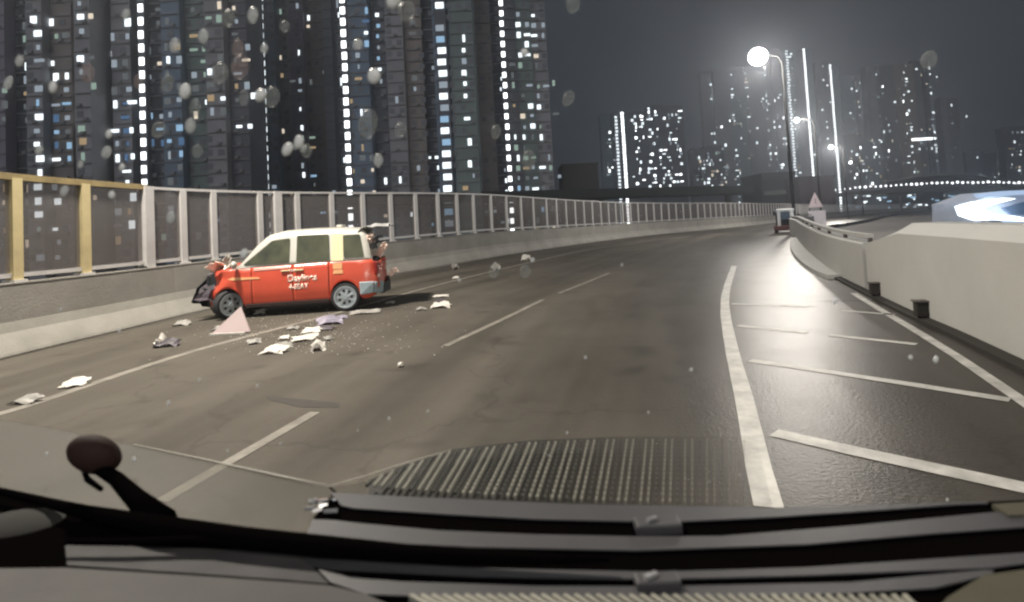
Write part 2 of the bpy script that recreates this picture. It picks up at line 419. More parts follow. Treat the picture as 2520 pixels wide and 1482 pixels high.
frail(ids[0], ids[-1], 1.24, .07, .07, 'bottom_rail', 'galvanised')
for j in range(min(len(ids) - 1, 70)):
    m = MB(); a, b = fl_f[ids[j]], fl_f[ids[j + 1]]
    d = (b - a).normalized(); a2 = a + d * .07; b2 = b - d * .07
    nrm = Vector((d.y, -d.x, 0)) * .008
    za, zb = g(a.y), g(b.y)
    m.add([a2 - nrm + Vector((0,0,za+1.29)), b2 - nrm + Vector((0,0,zb+1.29)), b2 + nrm + Vector((0,0,zb+1.29)), a2 + nrm + Vector((0,0,za+1.29)),
           a2 - nrm + Vector((0,0,za+top_h-.04)), b2 - nrm + Vector((0,0,zb+top_h-.04)), b2 + nrm + Vector((0,0,zb+top_h-.04)), a2 + nrm + Vector((0,0,za+top_h-.04))],
          [(0,3,2,1),(4,5,6,7),(0,1,5,4),(1,2,6,5),(2,3,7,6),(3,0,4,7)])
    local(fence, m).build('panel', 'acrylic', fence)

# ------------------------------------------------------------------ right wall and railed parapet
rr = right
def split_at(path, u):
    for i, p in enumerate(path):
        if p.y > 2 and proj((p.x, p.y, g(p.y) + .9))[0] <= u: return i
    return len(path) - 1
rf = resample(right, .25)
i_end = split_at(rf, 2112)
wallp = rf[:i_end]; paro = rf[i_end:]
paro = [p for p in paro if p.y < 46]
rw = empty('concrete_wall', (wallp[0].x, wallp[0].y, 0), 'tall smooth beige concrete wall with a bright chamfered top on the right', 'wall')
def hts(i, h):
    # the far end ramps down to the lower parapet
    t = max(0.0, min(1.0, (len(wallp) - 1 - i) / 8.0))
    return h if h < .9 else .93 + (h - .93) * t
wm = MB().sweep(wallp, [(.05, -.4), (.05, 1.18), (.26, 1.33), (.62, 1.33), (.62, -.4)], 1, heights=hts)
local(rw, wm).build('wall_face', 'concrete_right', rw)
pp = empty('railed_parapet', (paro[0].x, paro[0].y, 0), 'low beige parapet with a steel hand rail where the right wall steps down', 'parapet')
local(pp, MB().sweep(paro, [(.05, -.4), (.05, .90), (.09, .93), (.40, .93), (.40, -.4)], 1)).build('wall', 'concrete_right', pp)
local(pp, MB().sweep(paro, [(.14, 1.02), (.14, 1.09), (.26, 1.09), (.26, 1.02)], 1)).build('rail', 'concrete_right', pp)
pst = MB().box((0, 0, .045), (.06, .06, .09)).build('proto', 'concrete_dark'); pme = pst.data; bpy.data.objects.remove(pst)
po = off(paro, .2)
for i in range(0, min(len(po), 160), 8):
    put(pme, 'post', pp, Vector((po[i].x, po[i].y, g(po[i].y) + .93)) - pp.location)
gap = MB().sweep(rf[:split_at(rf, 1985)], [(-.09, .0), (-.09, .045), (.045, .06), (.045, .0)], 1)
tag(gap.build('drain_channel', 'drain_gap'), 'dark drainage channel along the foot of the right wall', kind='structure')
for u, v, lab in ((2157, 715, 'farther of two small dark boxes fixed low on the beige wall'), (2274, 792, 'nearer of two small dark boxes fixed low on the beige wall')):
    i = next(i for i, p in enumerate(rf) if p.y > 2 and proj((p.x, p.y, g(p.y) + .15))[0] <= u)
    p = rf[i]; d = (rf[i + 2] - rf[i - 2]).normalized(); a = math.atan2(d.y, d.x)
    b = empty('wall_box', (p.x, p.y, g(p.y) + .08), lab, 'wall box', 'small boxes low on the right wall', rz=a)
    MB().box((0, .03, .09), (.13, .14, .20)).build('housing', 'drain_gap', b, bevel=.01)
    MB().box((0, .032, .20), (.16, .17, .02)).build('lid', 'concrete_dark', b)
    MB().box((0, .045, -.03), (.05, .03, .07)).build('bracket', 'drain_gap', b)

# ------------------------------------------------------------------ lamps
emat('lamp_lens', (1, .98, .94), 60); emat('lamp_far', (.9, .95, 1), 5)
pmat('lamp_steel', (.015, .015, .015), .8, 0, spec=.1)
def spot_point(name, loc, watts, rad, col, parent=None):
    l = bpy.data.lights.new(name, 'POINT'); l.energy = watts; l.shadow_soft_size = rad; l.color = col
    o = bpy.data.objects.new(name, l); COL.objects.link(o); o.location = loc
    if parent: o.parent = parent
    return o
def street_lamp(u, v, Y, label, w=0, arm=1.6, s=1.0, ground=None, lens='lamp_far', rad=.3):
    p = at_y(u, v, Y); gz = g(Y) if ground is None else ground
    o = empty('street_lamp', (p.x + arm, p.y, gz), label, 'street lamp', 'street lamps along the far road')
    H = p.z - gz
    MB().tube([(0, 0, 0), (0, 0, H * .6), (0, 0, H - .5), (-.3, 0, H), (-arm, 0, H + .12)], [.12, .09, .07, .06, .05], 8).build('pole', 'lamp_steel', o, True)
    MB().box((-arm - .3, 0, H + .12), (.9, .35, .14)).build('lamp_head', 'lamp_steel', o, bevel=.04)
    MB().ball((-arm - .3, -.05, H), .3 * s, 1.05, 1, 1).build('lens', lens, o, True)
    if w: spot_point('lamp_light', (-arm - .3, -.4, H - .3 * s - .1), w, rad, (1, .93, .84), o)
    return o
street_lamp(1875, 140, 36, 'brightest street lamp with a round white glow high above the road', 7000, arm=1.3, s=1.9, lens='lamp_lens', rad=.5)
street_lamp(1966, 296, 60, 'second brightest street lamp, its pole beside the triangle sign', 6000, s=1.0)
street_lamp(2048, 362, 88, 'smaller street lamp between the two dotted tower edges', 7000, s=1.2)
street_lamp(2095, 400, 116, 'faint distant street lamp right of the dotted tower edge', s=1.1)
# unseen lamps added beside and behind the car to light road, wall and taxi
def added_lamp(x, y, H, w, arm, label):
    o = empty('street_lamp', (x, y, 0), label, 'street lamp', 'street lamps along the far road')
    sg_ = 1 if arm > 0 else -1
    MB().tube([(0, 0, 0), (0, 0, H * .6), (0, 0, H - .5), (-.3 * sg_, 0, H), (-arm, 0, H + .12)], [.12, .09, .07, .06, .05], 8).build('pole', 'lamp_steel', o, True)
    MB().box((-arm - .3 * sg_, 0, H + .12), (.9, .35, .14)).build('lamp_head', 'lamp_steel', o, bevel=.04)
    l = bpy.data.lights.new('lamp_light', 'AREA'); l.energy = w; l.shape = 'RECTANGLE'; l.size = 1.0; l.size_y = .5; l.color = (1, .92, .80)
    q = bpy.data.objects.new('lamp_light', l); COL.objects.link(q); q.parent = o; q.location = (-arm - .3 * sg_, 0, H + .03)
    return q
added_lamp(6.8, -9, 11, 900, 2.2, 'added street lamp on the right wall, unseen behind the camera')
added_lamp(-10.2, 8.6, 11, 3600, -3.2, 'added street lamp on the left parapet, unseen just outside the picture')
for sx in (-.62, .62):
    hl = bpy.data.lights.new('headlight', 'SPOT'); hl.energy = 260; hl.spot_size = R(95); hl.spot_blend = .9; hl.color = (1, .93, .82); hl.shadow_soft_size = .08
    ho = bpy.data.objects.new('headlight', hl); COL.objects.link(ho); ho.location = (sx, 1.7, .68); ho.rotation_euler = (R(86), 0, R(2))

# ------------------------------------------------------------------ warning sign and what stands round it
pmat('sign_pink', (.85, .70, .72), .5, vary=.05); pmat('sign_white', (.82, .76, .78), .5, vary=.05); pmat('sign_mark', (.52, .42, .44), .6)
pmat('maroon', (.055, .022, .028), .8, vary=.2); pmat('dark_block', (.018, .022, .026), .9); pmat('olive_block', (.05, .05, .042), .9)
Ys = 50
c = at_y(2005, 492, Ys); e = F / Ys
sg = empty('warning_sign', (c.x, c.y, g(Ys)), 'pale pink triangular road sign above a square white plate', 'road sign')
z = c.z - g(Ys)
def tri(w, y, t, zc):
    h = w * 1.02; a = (-w/2, zc - h/2); b = (w/2, zc - h/2); d = (0, zc + h/2)
    return MB().add([(p[0], y + q, p[1]) for q in (-t/2, t/2) for p in (a, b, d)], [(0,1,2),(5,4,3),(0,3,4,1),(1,4,5,2),(2,5,3,0)])
tri(1.35, 0, .05, z).build('plate', 'sign_pink', sg); MB().box((0, -.035, z - .12), (.12, .02, .5)).build('symbol', 'sign_mark', sg)
MB().box((0.08, 0, z - 1.75), (1.55, .05, 1.5)).build('lower_plate', 'sign_white', sg, bevel=.02)
MB().tube([(-.5, .08, 0), (-.5, .08, z)], .05).build('post', 'lamp_steel', sg, True); MB().tube([(.62, .08, 0), (.62, .08, z - 1)], .05).build('post', 'lamp_steel', sg, True)
def block(name, px0, px1, Y, depth, mat, label, cat):
    (u0, v0), (u1, v1) = px0, px1
    a = at_y(u0, v1, Y); b = at_y(u1, v0, Y); z0 = -8
    o = empty(name, ((a.x + b.x) / 2, Y, z0), label, cat)
    w = b.x - a.x; h = b.z - z0
    MB().box((0, depth / 2, h / 2), (w, depth, h)).build('wall', mat, o)
    MB().box((0, depth / 2, h + .35), (w + .3, depth + .3, .7)).build('roof', mat, o)
    return o, w, h
block('low_building', (1970, 437), (2052, 505), 150, 12, 'maroon', 'dark maroon block directly behind the triangular sign', 'building')
o, w, h = block('low_building', (1878, 428), (1956, 505), 158, 14, 'dark_block', 'black flat block behind the small white vehicle', 'building')
pmat('pale_lit', (.32, .34, .30), .7)  # the block's lit underside, put into a pale colour
MB().box((0, -.3, h - 5.2), (w * .92, .5, 1.0)).build('fascia', 'pale_lit', o); MB().box((0, -.8, h - 4.6), (w * .8, .8, .12)).build('canopy', 'pale_lit', o)
block('low_building', (1388, 405), (1470, 500), 170, 14, 'concrete_dark', 'dark low building right of the big towers', 'building')
# flyover behind the barrier
a = at_y(1300, 478, 130); b = at_y(1880, 470, 170); c2 = at_y(2520, 448, 230)
fo = empty('flyover', (a.x, a.y, -8), 'dark flyover deck crossing low behind the transparent screen', 'bridge')
m = MB(); pa = Vector((a.x - 60, a.y - 10, a.z)); 
m.bar(pa, b, 9, 1.6)
local(fo, m).build('deck', 'olive_block', fo)
m = MB(); m.bar(pa + Vector((0, -4.6, 1.2)), b + Vector((0, -4.6, 1.2)), .25, .8); local(fo, m).build('parapet', 'olive_block', fo)
for t in (.3, .6, .9):
    q = pa.lerp(b, t); m = MB(); m.tube([(q.x, q.y, -8), (q.x, q.y, q.z - .8)], .9, 12); local(fo, m).build('pier', 'concrete_dark', fo, True)
# far lamp-lined bridge on the right
fb = empty('lit_bridge', (0, 230, -8), 'long distant bridge edged with a string of white lamps on the right', 'bridge')
bpts = [at_y(2050, 468, 215), at_y(2120, 461, 215), at_y(2300, 451, 215), at_y(2420, 449, 215), at_y(2620, 452, 215)]
m = MB()
for p, q in zip(bpts, bpts[1:]): m.bar(p + Vector((0, 2, -2.2)), q + Vector((0, 2, -2.2)), 5, 1.6)
local(fb, m).build('deck', 'olive_block', fb)
for t in range(5):
    q = bpts[0].lerp(bpts[4], .1 + .2 * t); m = MB().tube([(q.x, q.y + 2, -8), (q.x, q.y + 2, q.z - 2.5)], .7, 10); local(fb, m).build('pier', 'concrete_dark', fb)
emat('string_lamp', (.95, .98, 1), 2.2)
lp = MB().ball((0, 0, 0), .45, 1, 1, 1, 8, 6).build('p', 'string_lamp', None, True); lme = lp.data; bpy.data.objects.remove(lp)
fine = resample(bpts, 2.0)
for i, p in enumerate(fine):
    if random.random() < .9: put(lme, 'lamp', fb, p + Vector((0, -1, random.uniform(-.15, .15))) - fb.location, None, [random.uniform(.7, 1.25)] * 3)
# pale arched roof above it
ar = empty('arched_roof_hall', (0, 260, -8), 'low hall with a thin pale arched roof beyond the lamp-lined bridge', 'building')
apx = [(2190, 447), (2240, 437), (2310, 430), (2370, 434), (2440, 446)]
aw = [at_y(u, v, 260) for u, v in apx]; pmat('pale_roof', (.22, .23, .21), .7)
m = MB()
for p, q in zip(aw, aw[1:]): m.bar(p, q, 14, .5)
local(ar, m).build('roof', 'pale_roof', ar)
m = MB(); m.add([(p.x, p.y + 2, p.z - .3) for p in aw] + [(aw[-1].x, aw[-1].y + 2, -8), (aw[0].x, aw[0].y + 2, -8)], [tuple(range(7))])
local(ar, m).build('wall', 'dark_block', ar)

# lit vehicle beyond the wall, far right
emat('head_beam', (.82, .92, 1.0), 4.5); emat('blue_strip', (.55, .72, 1.0), .75); pmat('coach_blue', (.06, .09, .14), .35)
pmat('coach_pale', (.35, .38, .45), .4)
ch = empty('coach', (0, 0, 0), 'coach with glaring blue white lamps passing beyond the right wall', 'coach')
q0 = at_y(2378, 560, 24); ch.location = (q0.x, 24, 0)
def wp(u, v, Y=24): p = at_y(u, v, Y); return Vector((p.x - ch.location.x, p.y - 24, p.z))
def coach_poly(px, Y, t, name, mat):
    pts = [wp(u, v, Y) for u, v in px]; n = len(pts)
    m = MB().add([p for p in pts] + [p + Vector((0, t, 0)) for p in pts], [tuple(range(n)), tuple(range(2*n-1, n-1, -1))] + [(k, (k+1) % n, n+(k+1) % n, n+k) for k in range(n)])
    return m.build(name, mat, ch)
coach_poly([(2395,498),(2470,470),(2700,462),(2700,600),(2395,600)], 24.3, 2.4, 'body', 'coach_pale')
coach_poly([(2470,512),(2520,497),(2640,488),(2640,530),(2490,528)], 24.1, .15, 'window', 'coach_blue')
coach_poly([(2360,508),(2400,497),(2470,488),(2500,489),(2455,500),(2420,512),(2440,528),(2500,533),(2560,545),(2400,541),(2368,530)], 23.8, .25, 'headlamp_glare', 'head_beam')  # glare of the coach's headlamps, shaped as a glowing wedge
coach_poly([(2400,478),(2460,471),(2640,462),(2640,472),(2470,482),(2410,487)], 23.9, .15, 'marker_strip', 'blue_strip')
coach_poly([(2455,538),(2640,528),(2640,548),(2470,549)], 23.9, .15, 'marker_strip', 'blue_strip')
for u in (2440, 2560):
    w_ = wp(u, 590); MB().disc((w_.x, -.05, .45), .45, 18, (0, 1, 0), .3).build('wheel', 'rubber', ch)
l = bpy.data.lights.new('beam_light', 'POINT'); l.energy = 900; l.color = (.75, .87, 1); l.shadow_soft_size = .4
lo = bpy.data.objects.new('beam_light', l); COL.objects.link(lo); lo.parent = ch; w_ = wp(2380, 520); lo.location = (w_.x - .3, -.9, w_.z + .2)

# ------------------------------------------------------------------ small white vehicle ahead
pmat('white_shell', (.80, .80, .78), .4, coat=.3); pmat('dark_red', (.10, .02, .015), .5); emat('small_lamp', (1, .93, .75), 3)
c = on_road(1936, 573); v = empty('utility_vehicle', (c.x, c.y, g(c.y)), 'small white rimmed vehicle stopped ahead near the right kerb, one lamp lit', 'vehicle', rz=R(-27))
MB().box((0, .6, .33), (1.45, 2.6, .32)).build('chassis', 'dark_red', v, bevel=.05)
MB().box((0, .6, .92), (1.20, 2.2, .9)).build('cabin', 'black', v, bevel=.12)
m = MB(); m.box((-.40, -.62, .95), (.20, .12, 1.0)); m.box((.36, -.62, .95), (.22, .12, 1.0)); m.box((-.02, -.62, 1.49), (.98, .14, .16)); m.build('rear_frame', 'white_shell', v, bevel=.04)
MB().box((-.02, .5, 1.48), (1.1, 1.9, .1)).build('roof', 'white_shell', v, bevel=.04)
MB().box((-.02, -.60, 1.12), (.5, .03, .5)).build('rear_window', 'coach_blue', v)
for sx in (-.62, .62):
    for sy in (-.25, 1.4): MB().disc((sx, sy, .27), .27, 16, (1, 0, 0), .18).build('wheel', 'rubber', v)
MB().ball((.66, -.72, .52), .13, 1, .6, 1).build('tail_lamp', 'small_lamp', v, True)
MB().ball((-.66, -.66, 1.30), .10, .8, .5, 1.3).build('wing_mirror', 'black', v, True); MB().ball((.72, -.5, 1.0), .16, .7, .6, 1.7).build('torn_cover', 'black', v, True)

# ------------------------------------------------------------------ towers
emat('win_white', (.86, .95, 1.0), 1.9); emat('win_dim', (.62, .72, .82), .5); emat('win_warm', (1, .86, .68), .9); emat('win_blue', (.42, .68, .95), .75); emat('win_faint', (.55, .60, .62), .20); emat('win_amber', (1, .72, .42), .4); emat('win_green', (.62, .85, .72), .45); emat('win_deep', (.22, .42, .75), .35); pmat('ledge', (.30, .29, .29), .85); emat('win_bright', (.95, .99, 1.0), 4.0)
tints = [('t_grey', (.38, .37, .38)), ('t_brown', (.34, .29, .26)), ('t_green', (.25, .30, .28)), ('t_blue', (.24, .30, .38)), ('t_violet', (.32, .29, .34)), ('t_dark', (.17, .17, .19)), ('t_black', (.09, .09, .10)), ('t_dark2', (.15, .19, .21)), ('t_brown2', (.20, .16, .13))]
for n_, c_ in tints: pmat(n_, c_, .85, vary=.25, scale=.06)
pmat('dark_pane', (.19, .19, .20), .4)
WM = {}
def wmesh(key, w, h):
    k = (key, round(w, 2), round(h, 2))
    if k not in WM:
        o = MB().box((0, 0, 0), (w, .16, h)).build('p', key); WM[k] = o.data; bpy.data.objects.remove(o)
    return WM[k]
def tower(label, u0, u1, vtop, Y, bays, dots=(), scatter=(), floor=2.8, ww=1.3, wh=1.3, dark=True, cluster=None, seed=1, group=None, dep=8):
    """bays: (share of the width, set back in metres, tint). dots: (u, u_end, colour, jitter, chance). scatter: (u0,u1,v0,v1,n,colours)"""
    rnd = random.Random(seed)
    vh = 529 + (1900 - (u0 + u1) / 2) * .0533
    a = at_y(u0, vh, Y); b = at_y(u1, vh, Y); cx, cw = (a.x + b.x) / 2, b.x - a.x
    top = at_y((u0 + u1) / 2, vtop, Y).z if vtop > 0 else min(150, 100 + rnd.random() * 20)
    H = top + 8
    t = empty('tower_block', (cx, Y, -8), label, 'apartment tower', group)
    x = -cw / 2; spans = []
    tot = sum(s for s, _, _ in bays)
    for s, bk, ti in bays:
        w = cw * s / tot; hh = H - rnd.choice((0, 0, 2.5, 4)) * (1 if vtop > 0 else 0)
        MB().box((x + w / 2, bk + dep / 2, hh / 2), (w - .02, dep, hh)).build('wing', ti, t)
        if w > 5:
            MB().box((x + w / 2, bk + dep / 2, hh + .6), (w * .6, dep * .6, 1.2)).build('roof_house', 't_dark', t)
        if dark:
            lm_ = MB()
            for k in range(1, int(hh / floor)):
                z = k * floor - 1.0
                if proj((cx, Y, z - 8))[1] < -40: break
                lm_.box((x + w / 2, bk - .12, z), (w - .3, .24, .22))
                if w > 3 and rnd.random() < .6:
                    ax = x + rnd.uniform(.8, w - .8); lm_.box((ax, bk - .28, z + .4), (.8, .5, .55))
            if lm_.v: tag(lm_.build('ledge', 'ledge', t, fix=False), kind='stuff')
        spans.append((x, x + w, bk, hh)); x += w
    def back(xl):
        for s0, s1, bk, hh in spans:
            if s0 <= xl <= s1: return bk, hh
        return 0, H
    taken = set()
    if not dark:
        scatter = [(a_, b_, c_, d_, n_, k_ + ['win_bright', 'win_white']) for a_, b_, c_, d_, n_, k_ in scatter]
    def win(xl, z, key, w, h):
        bk, hh = back(xl)
        if z > hh - 1.5: return
        k = (round(xl / 1.2), round(z / floor))
        if k in taken: return
        taken.add(k)
        put(wmesh(key, w, h), 'window', t, (xl + rnd.uniform(-.25, .25), bk - .06, z + rnd.uniform(-.15, .15)), None, rnd.choice(((1, 1, 1), (.5, 1, 1.25), (.7, 1, .7), (.45, 1, .8), (1.3, 1, .5), (.8, 1, 1.2))))
    def vis(xl, z): 
        q = proj((cx + xl, Y, z - 8)); return -30 < q[0] < 2560 and -30 < q[1] < 640
    nf = int(H / floor)
    for du, key, jit, chance, w, h in dots:
        p = at_y(du, 300, Y); xl = p.x - cx; core = 0
        if chance > .9:
            core = .5; bk0 = min(b_ for a_, e_, b_, h__ in spans if a_ - 3 < xl < e_ + 3) - .5; hh0 = back(xl)[1]
            MB().box((xl, bk0 + 2.5, hh0 / 2), (w + 2 * jit + .5, 5, hh0 - .4)).build('stair_core', 't_dark', t)
        for k in range(1, nf):
            z = k * floor + .4
            if not vis(xl, z) or rnd.random() > chance: continue
            kk = key if isinstance(key, str) else rnd.choice(key)
            if core: put(wmesh(kk, w, h), 'window', t, (xl + rnd.uniform(-jit, jit), bk0 - .06, z)); continue
            win(xl + rnd.uniform(-jit, jit), z, kk, w, h)
    if dark: scatter = list(scatter) + [(max(0, u0), u1, 430, 600, 26, Wd + ['win_dim', 'win_blue'])]
    for (s0, s1, v0, v1, n, keys) in scatter:
        for _ in range(int(n * (.95 if ww < 1.5 else 1.25))):
            u = rnd.uniform(s0, s1); vv = rnd.uniform(v0, v1); p = at_y(u, vv, Y)
            xl = round((p.x - cx) / (ww * 1.7)) * ww * 1.7 if dark else p.x - cx; z = round((p.z + 8) / floor) * floor + .4
            win(xl, z, rnd.choice(keys), ww * rnd.choice((.7, 1, 1)), wh * rnd.choice((.8, 1, 1)))
    if dark:
        m = MB(); xl = -cw / 2 + ww; n = 0
        while xl < cw / 2 - ww * .5:
            for k in range(1, nf):
                z = k * floor + .4
                if not vis(xl, z): continue
                bk, hh = back(xl)
                if z > hh - 1.5 or rnd.random() < .35 or (round(xl / 1.2), round(z / floor)) in taken: continue
                m.box((xl, bk - .02, z), (ww, .08, wh)); n += 1
            xl += ww * 1.9
        if n: tag(m.build('window', 'dark_pane', t, fix=False), kind='stuff')
    return t
W_ = ['win_white', 'win_white', 'win_dim']; Wd = ['win_dim', 'win_white', 'win_warm', 'win_dim', 'win_faint', 'win_faint', 'win_faint', 'win_amber', 'win_green']; WB = ['win_blue', 'win_blue', 'win_white', 'win_dim', 'win_deep', 'win_deep']
GRP = None
tower('huge tower cut by the left edge, above the yellow posts', -90, 232, 0, 108,
      [(5, 3, 't_dark'), (3, 0, 't_violet'), (4, 2.5, 't_black'), (3, 0, 't_grey'), (4, 2, 't_brown'), (2, 4, 't_dark'), (3, 0, 't_grey')],
      dots=[(95, W_, .5, .75, 1.5, 1.2), (112, W_, .3, .35, 1.2, 1.2)],
      scatter=[(20, 60, 30, 290, 26, Wd), (75, 150, 240, 420, 34, WB), (120, 230, 20, 420, 36, Wd), (0, 60, 180, 300, 12, Wd)], seed=3)
tower('broad near tower with the boldest column of white dots', 238, 612, 0, 112,
      [(3, 2, 't_brown'), (3, 0, 't_grey'), (2, 3, 't_dark'), (3, 1, 't_black'), (3, 0, 't_blue'), (4, 2, 't_green'), (3, 0, 't_grey'), (3, 2, 't_dark')],
      dots=[(356, 'win_bright', .05, 1, .95, 1.6), (322, W_, .4, .45, 1.5, 1.4)],
      scatter=[(300, 340, 190, 400, 16, WB), (365, 440, 270, 400, 20, WB), (240, 330, 60, 300, 18, Wd), (370, 600, 10, 260, 50, Wd), (440, 620, 100, 410, 34, Wd), (270, 300, 230, 420, 6, W_)], seed=5)
tower('tower with a thin column of small dots and bare grey flanks', 634, 836, 0, 160,
      [(2, 2, 't_dark'), (3, 0, 't_blue'), (3, 3, 't_grey'), (3, 0, 't_violet'), (4, 2, 't_brown'), (2, 0, 't_grey')],
      dots=[(655, 'win_white', .08, 1, .75, 1.6), (742, W_, .15, .35, .9, 1.3), (718, W_, .15, .15, .9, 1.3)],
      scatter=[(610, 650, 60, 420, 26, Wd), (670, 830, 20, 410, 14, Wd)], seed=6)
tower('central tower with a bold dotted left edge and blue lit windows', 838, 1188, 0, 132,
      [(2, 2, 't_black'), (4, 0, 't_blue'), (3, 3, 't_dark'), (3, 0, 't_grey'), (3, 2, 't_brown'), (2, 4, 't_black'), (3, 1, 't_blue'), (4, 0, 't_green')],
      dots=[(855, 'win_bright', .05, 1, 1.1, 1.7), (1095, ['win_white', 'win_blue', 'win_white', 'win_dim'], .15, .95, 2.0, 1.5), (1150, W_, .15, .5, 1.1, 1.4), (838, W_, .15, .35, .8, 1.6)],
      scatter=[(870, 930, 20, 160, 18, WB + ['win_white']), (870, 1060, 40, 420, 26, Wd), (1060, 1120, 390, 460, 4, W_)], seed=7)
tower('slender tower ending the big group on the right, dotted edge', 1192, 1372, 0, 146,
      [(3, 2, 't_brown'), (2, 3, 't_black'), (3, 0, 't_dark'), (3, 1, 't_green'), (3, 2.5, 't_grey')],
      dots=[(1247, 'win_bright', .06, 1, .95, 1.4), (1238, W_, .1, .3, .7, 1.2)],
      scatter=[(1262, 1335, 20, 120, 16, W_), (1262, 1335, 120, 480, 62, W_ + Wd), (1340, 1365, 60, 470, 8, Wd)], seed=8)
# farther towers
def far(label, u0, u1, vt, Y, bays, dots, scatter, seed, **k):
    bays = [(a_, b_, {'t_grey': 't_dark', 't_blue': 't_dark2', 't_green': 't_dark2', 't_violet': 't_dark', 't_brown': 't_brown2', 't_dark': 't_black', 't_black': 't_black'}[c_]) for a_, b_, c_ in bays]
    return tower(label, u0, u1, vt, Y, bays, dots, scatter, ww=2.0, wh=2.0, dark=False, seed=seed, **k)
far('short distant tower with a double bright dotted edge on its left', 1492, 1700, 262, 430, [(2, 2, 't_green'), (2, 0, 't_dark'), (5, 1, 't_black'), (4, 0, 't_black'), (3, 2, 't_dark')],
    [(1515, 'win_white', .2, .95, 2.0, 1.7), (1531, 'win_bright', .1, 1, 2.2, 2.2)], [(1560, 1680, 270, 470, 95, W_ + ['win_bright']), (1495, 1512, 300, 440, 14, Wd), (1540, 1600, 262, 300, 8, W_)], 11)
far('low distant block with scattered lights left of the brightest lamp', 1712, 1792, 352, 420, [(2, 1, 't_dark'), (3, 0, 't_black')], [], [(1715, 1790, 355, 462, 46, Wd + W_)], 12)
far('distant hazy tower under the glow of the brightest lamp', 1748, 1900, 165, 520, [(2, 2, 't_grey'), (3, 0, 't_grey'), (3, 2, 't_green'), (3, 0, 't_grey')],
    [(1756, W_, .4, .25, 1.9, 1.9), (1808, W_, .4, .4, 2.8, 1.7), (1842, Wd, .4, .35, 3, 1.4), (1890, W_, .4, .4, 1.8, 1.8)], [(1750, 1900, 240, 470, 46, Wd + W_)], 13)
far('tallest distant tower, two straight dotted edges beside the brightest lamp', 1902, 2030, 118, 520, [(2, 2, 't_grey'), (2, 0, 't_violet'), (3, 1, 't_blue'), (2, 0, 't_grey'), (2, 2, 't_blue')],
    [(1948, 'win_white', .5, .95, 2.2, 1.6), (1958, Wd, 1.0, .5, 2.2, 1.6), (1990, 'win_bright', .1, 1, 1.9, 1.7)], [(1905, 1935, 230, 450, 20, W_), (1990, 2028, 200, 450, 10, Wd)], 14)
far('distant tower whose dotted right edge runs down to the lamp-lined bridge', 2032, 2092, 150, 540, [(2, 0, 't_black'), (2, 1, 't_blue')],
    [(2052, 'win_bright', .15, 1, 1.9, 1.6), (2034, W_, .4, .35, 1.8, 1.8)], [(2032, 2048, 150, 260, 7, ['win_bright'])], 15)
far('dim bluish distant tower between the dotted towers and the brown one', 2094, 2150, 178, 560, [(3, 1, 't_blue'), (2, 0, 't_violet')], [(2125, Wd, .8, .3, 1.8, 2.4)], [(2094, 2150, 190, 460, 60, Wd + W_)], 16)
far('brownish distant tower with a dark left wing and a bright strip across its middle', 2156, 2312, 150, 470, [(2, 0, 't_grey'), (1, 3, 't_black'), (3, 1, 't_black'), (4, 0, 't_brown'), (2, 2, 't_black'), (1, 0, 't_dark')],
    [(2297, W_, .3, .5, 1.9, 1.9), (2240, W_, .8, .25, 1.8, 1.8)], [(2160, 2305, 155, 460, 60, W_ + Wd)], 17)
st = at_y(2272, 342, 468); strip_o = None
far('narrow dark tower at the far right, right of the brown one', 2336, 2382, 240, 500, [(1, 0, 't_grey'), (2, 1, 't_black')], [], [(2336, 2382, 245, 450, 9, Wd)], 18)
far('distant tower cut by the right edge of the picture', 2484, 2580, 312, 480, [(2, 0, 't_black'), (2, 1, 't_dark')], [], [(2484, 2519, 315, 460, 18, W_ + Wd)], 19)
far('low distant estate with sparse lights above the lamp-lined bridge', 2384, 2482, 372, 520, [(2, 0, 't_dark'), (2, 1, 't_black')], [], [(2386, 2480, 380, 450, 10, W_)], 20)
far('low hazy block between the two dark gaps right of the middle', 2090, 2180, 330, 460, [(2, 0, 't_dark'), (2, 1, 't_green')], [], [(2092, 2170, 335, 465, 44, Wd + W_ + ['win_bright'])], 21)
for o in [o for o in bpy.data.objects if o.get('label', '').startswith('brownish distant')]:
    MB().box((st.x - o.location.x, -.5, st.z + 8), (18, .4, 2)).build('sky_garden_light', 'win_bright', o)
# scattered city lights low on the right, under the lamp-lined bridge
ml_ = empty('market_stalls', (0, 200, -8), 'low row of buildings with small lights under the lamp-lined bridge', 'low buildings')
a = at_y(2080, 500, 200); b = at_y(2420, 490, 200)
MB().box(((a.x + b.x) / 2, 4, 3.4), (b.x - a.x, 6, 6.8)).build('wall', 'dark_block', ml_)
for i in range(46):
    u = random.uniform(2085, 2410); p = at_y(u, random.uniform(478, 512), 200)
    if p.z < -7 or p.z > -1.2 + 2: pass
    put(wmesh(random.choice(['win_white', 'win_dim', 'win_blue']), random.choice((.6, 1.4)), .5), 'lamp', ml_, (p.x, .9, p.z + 8))

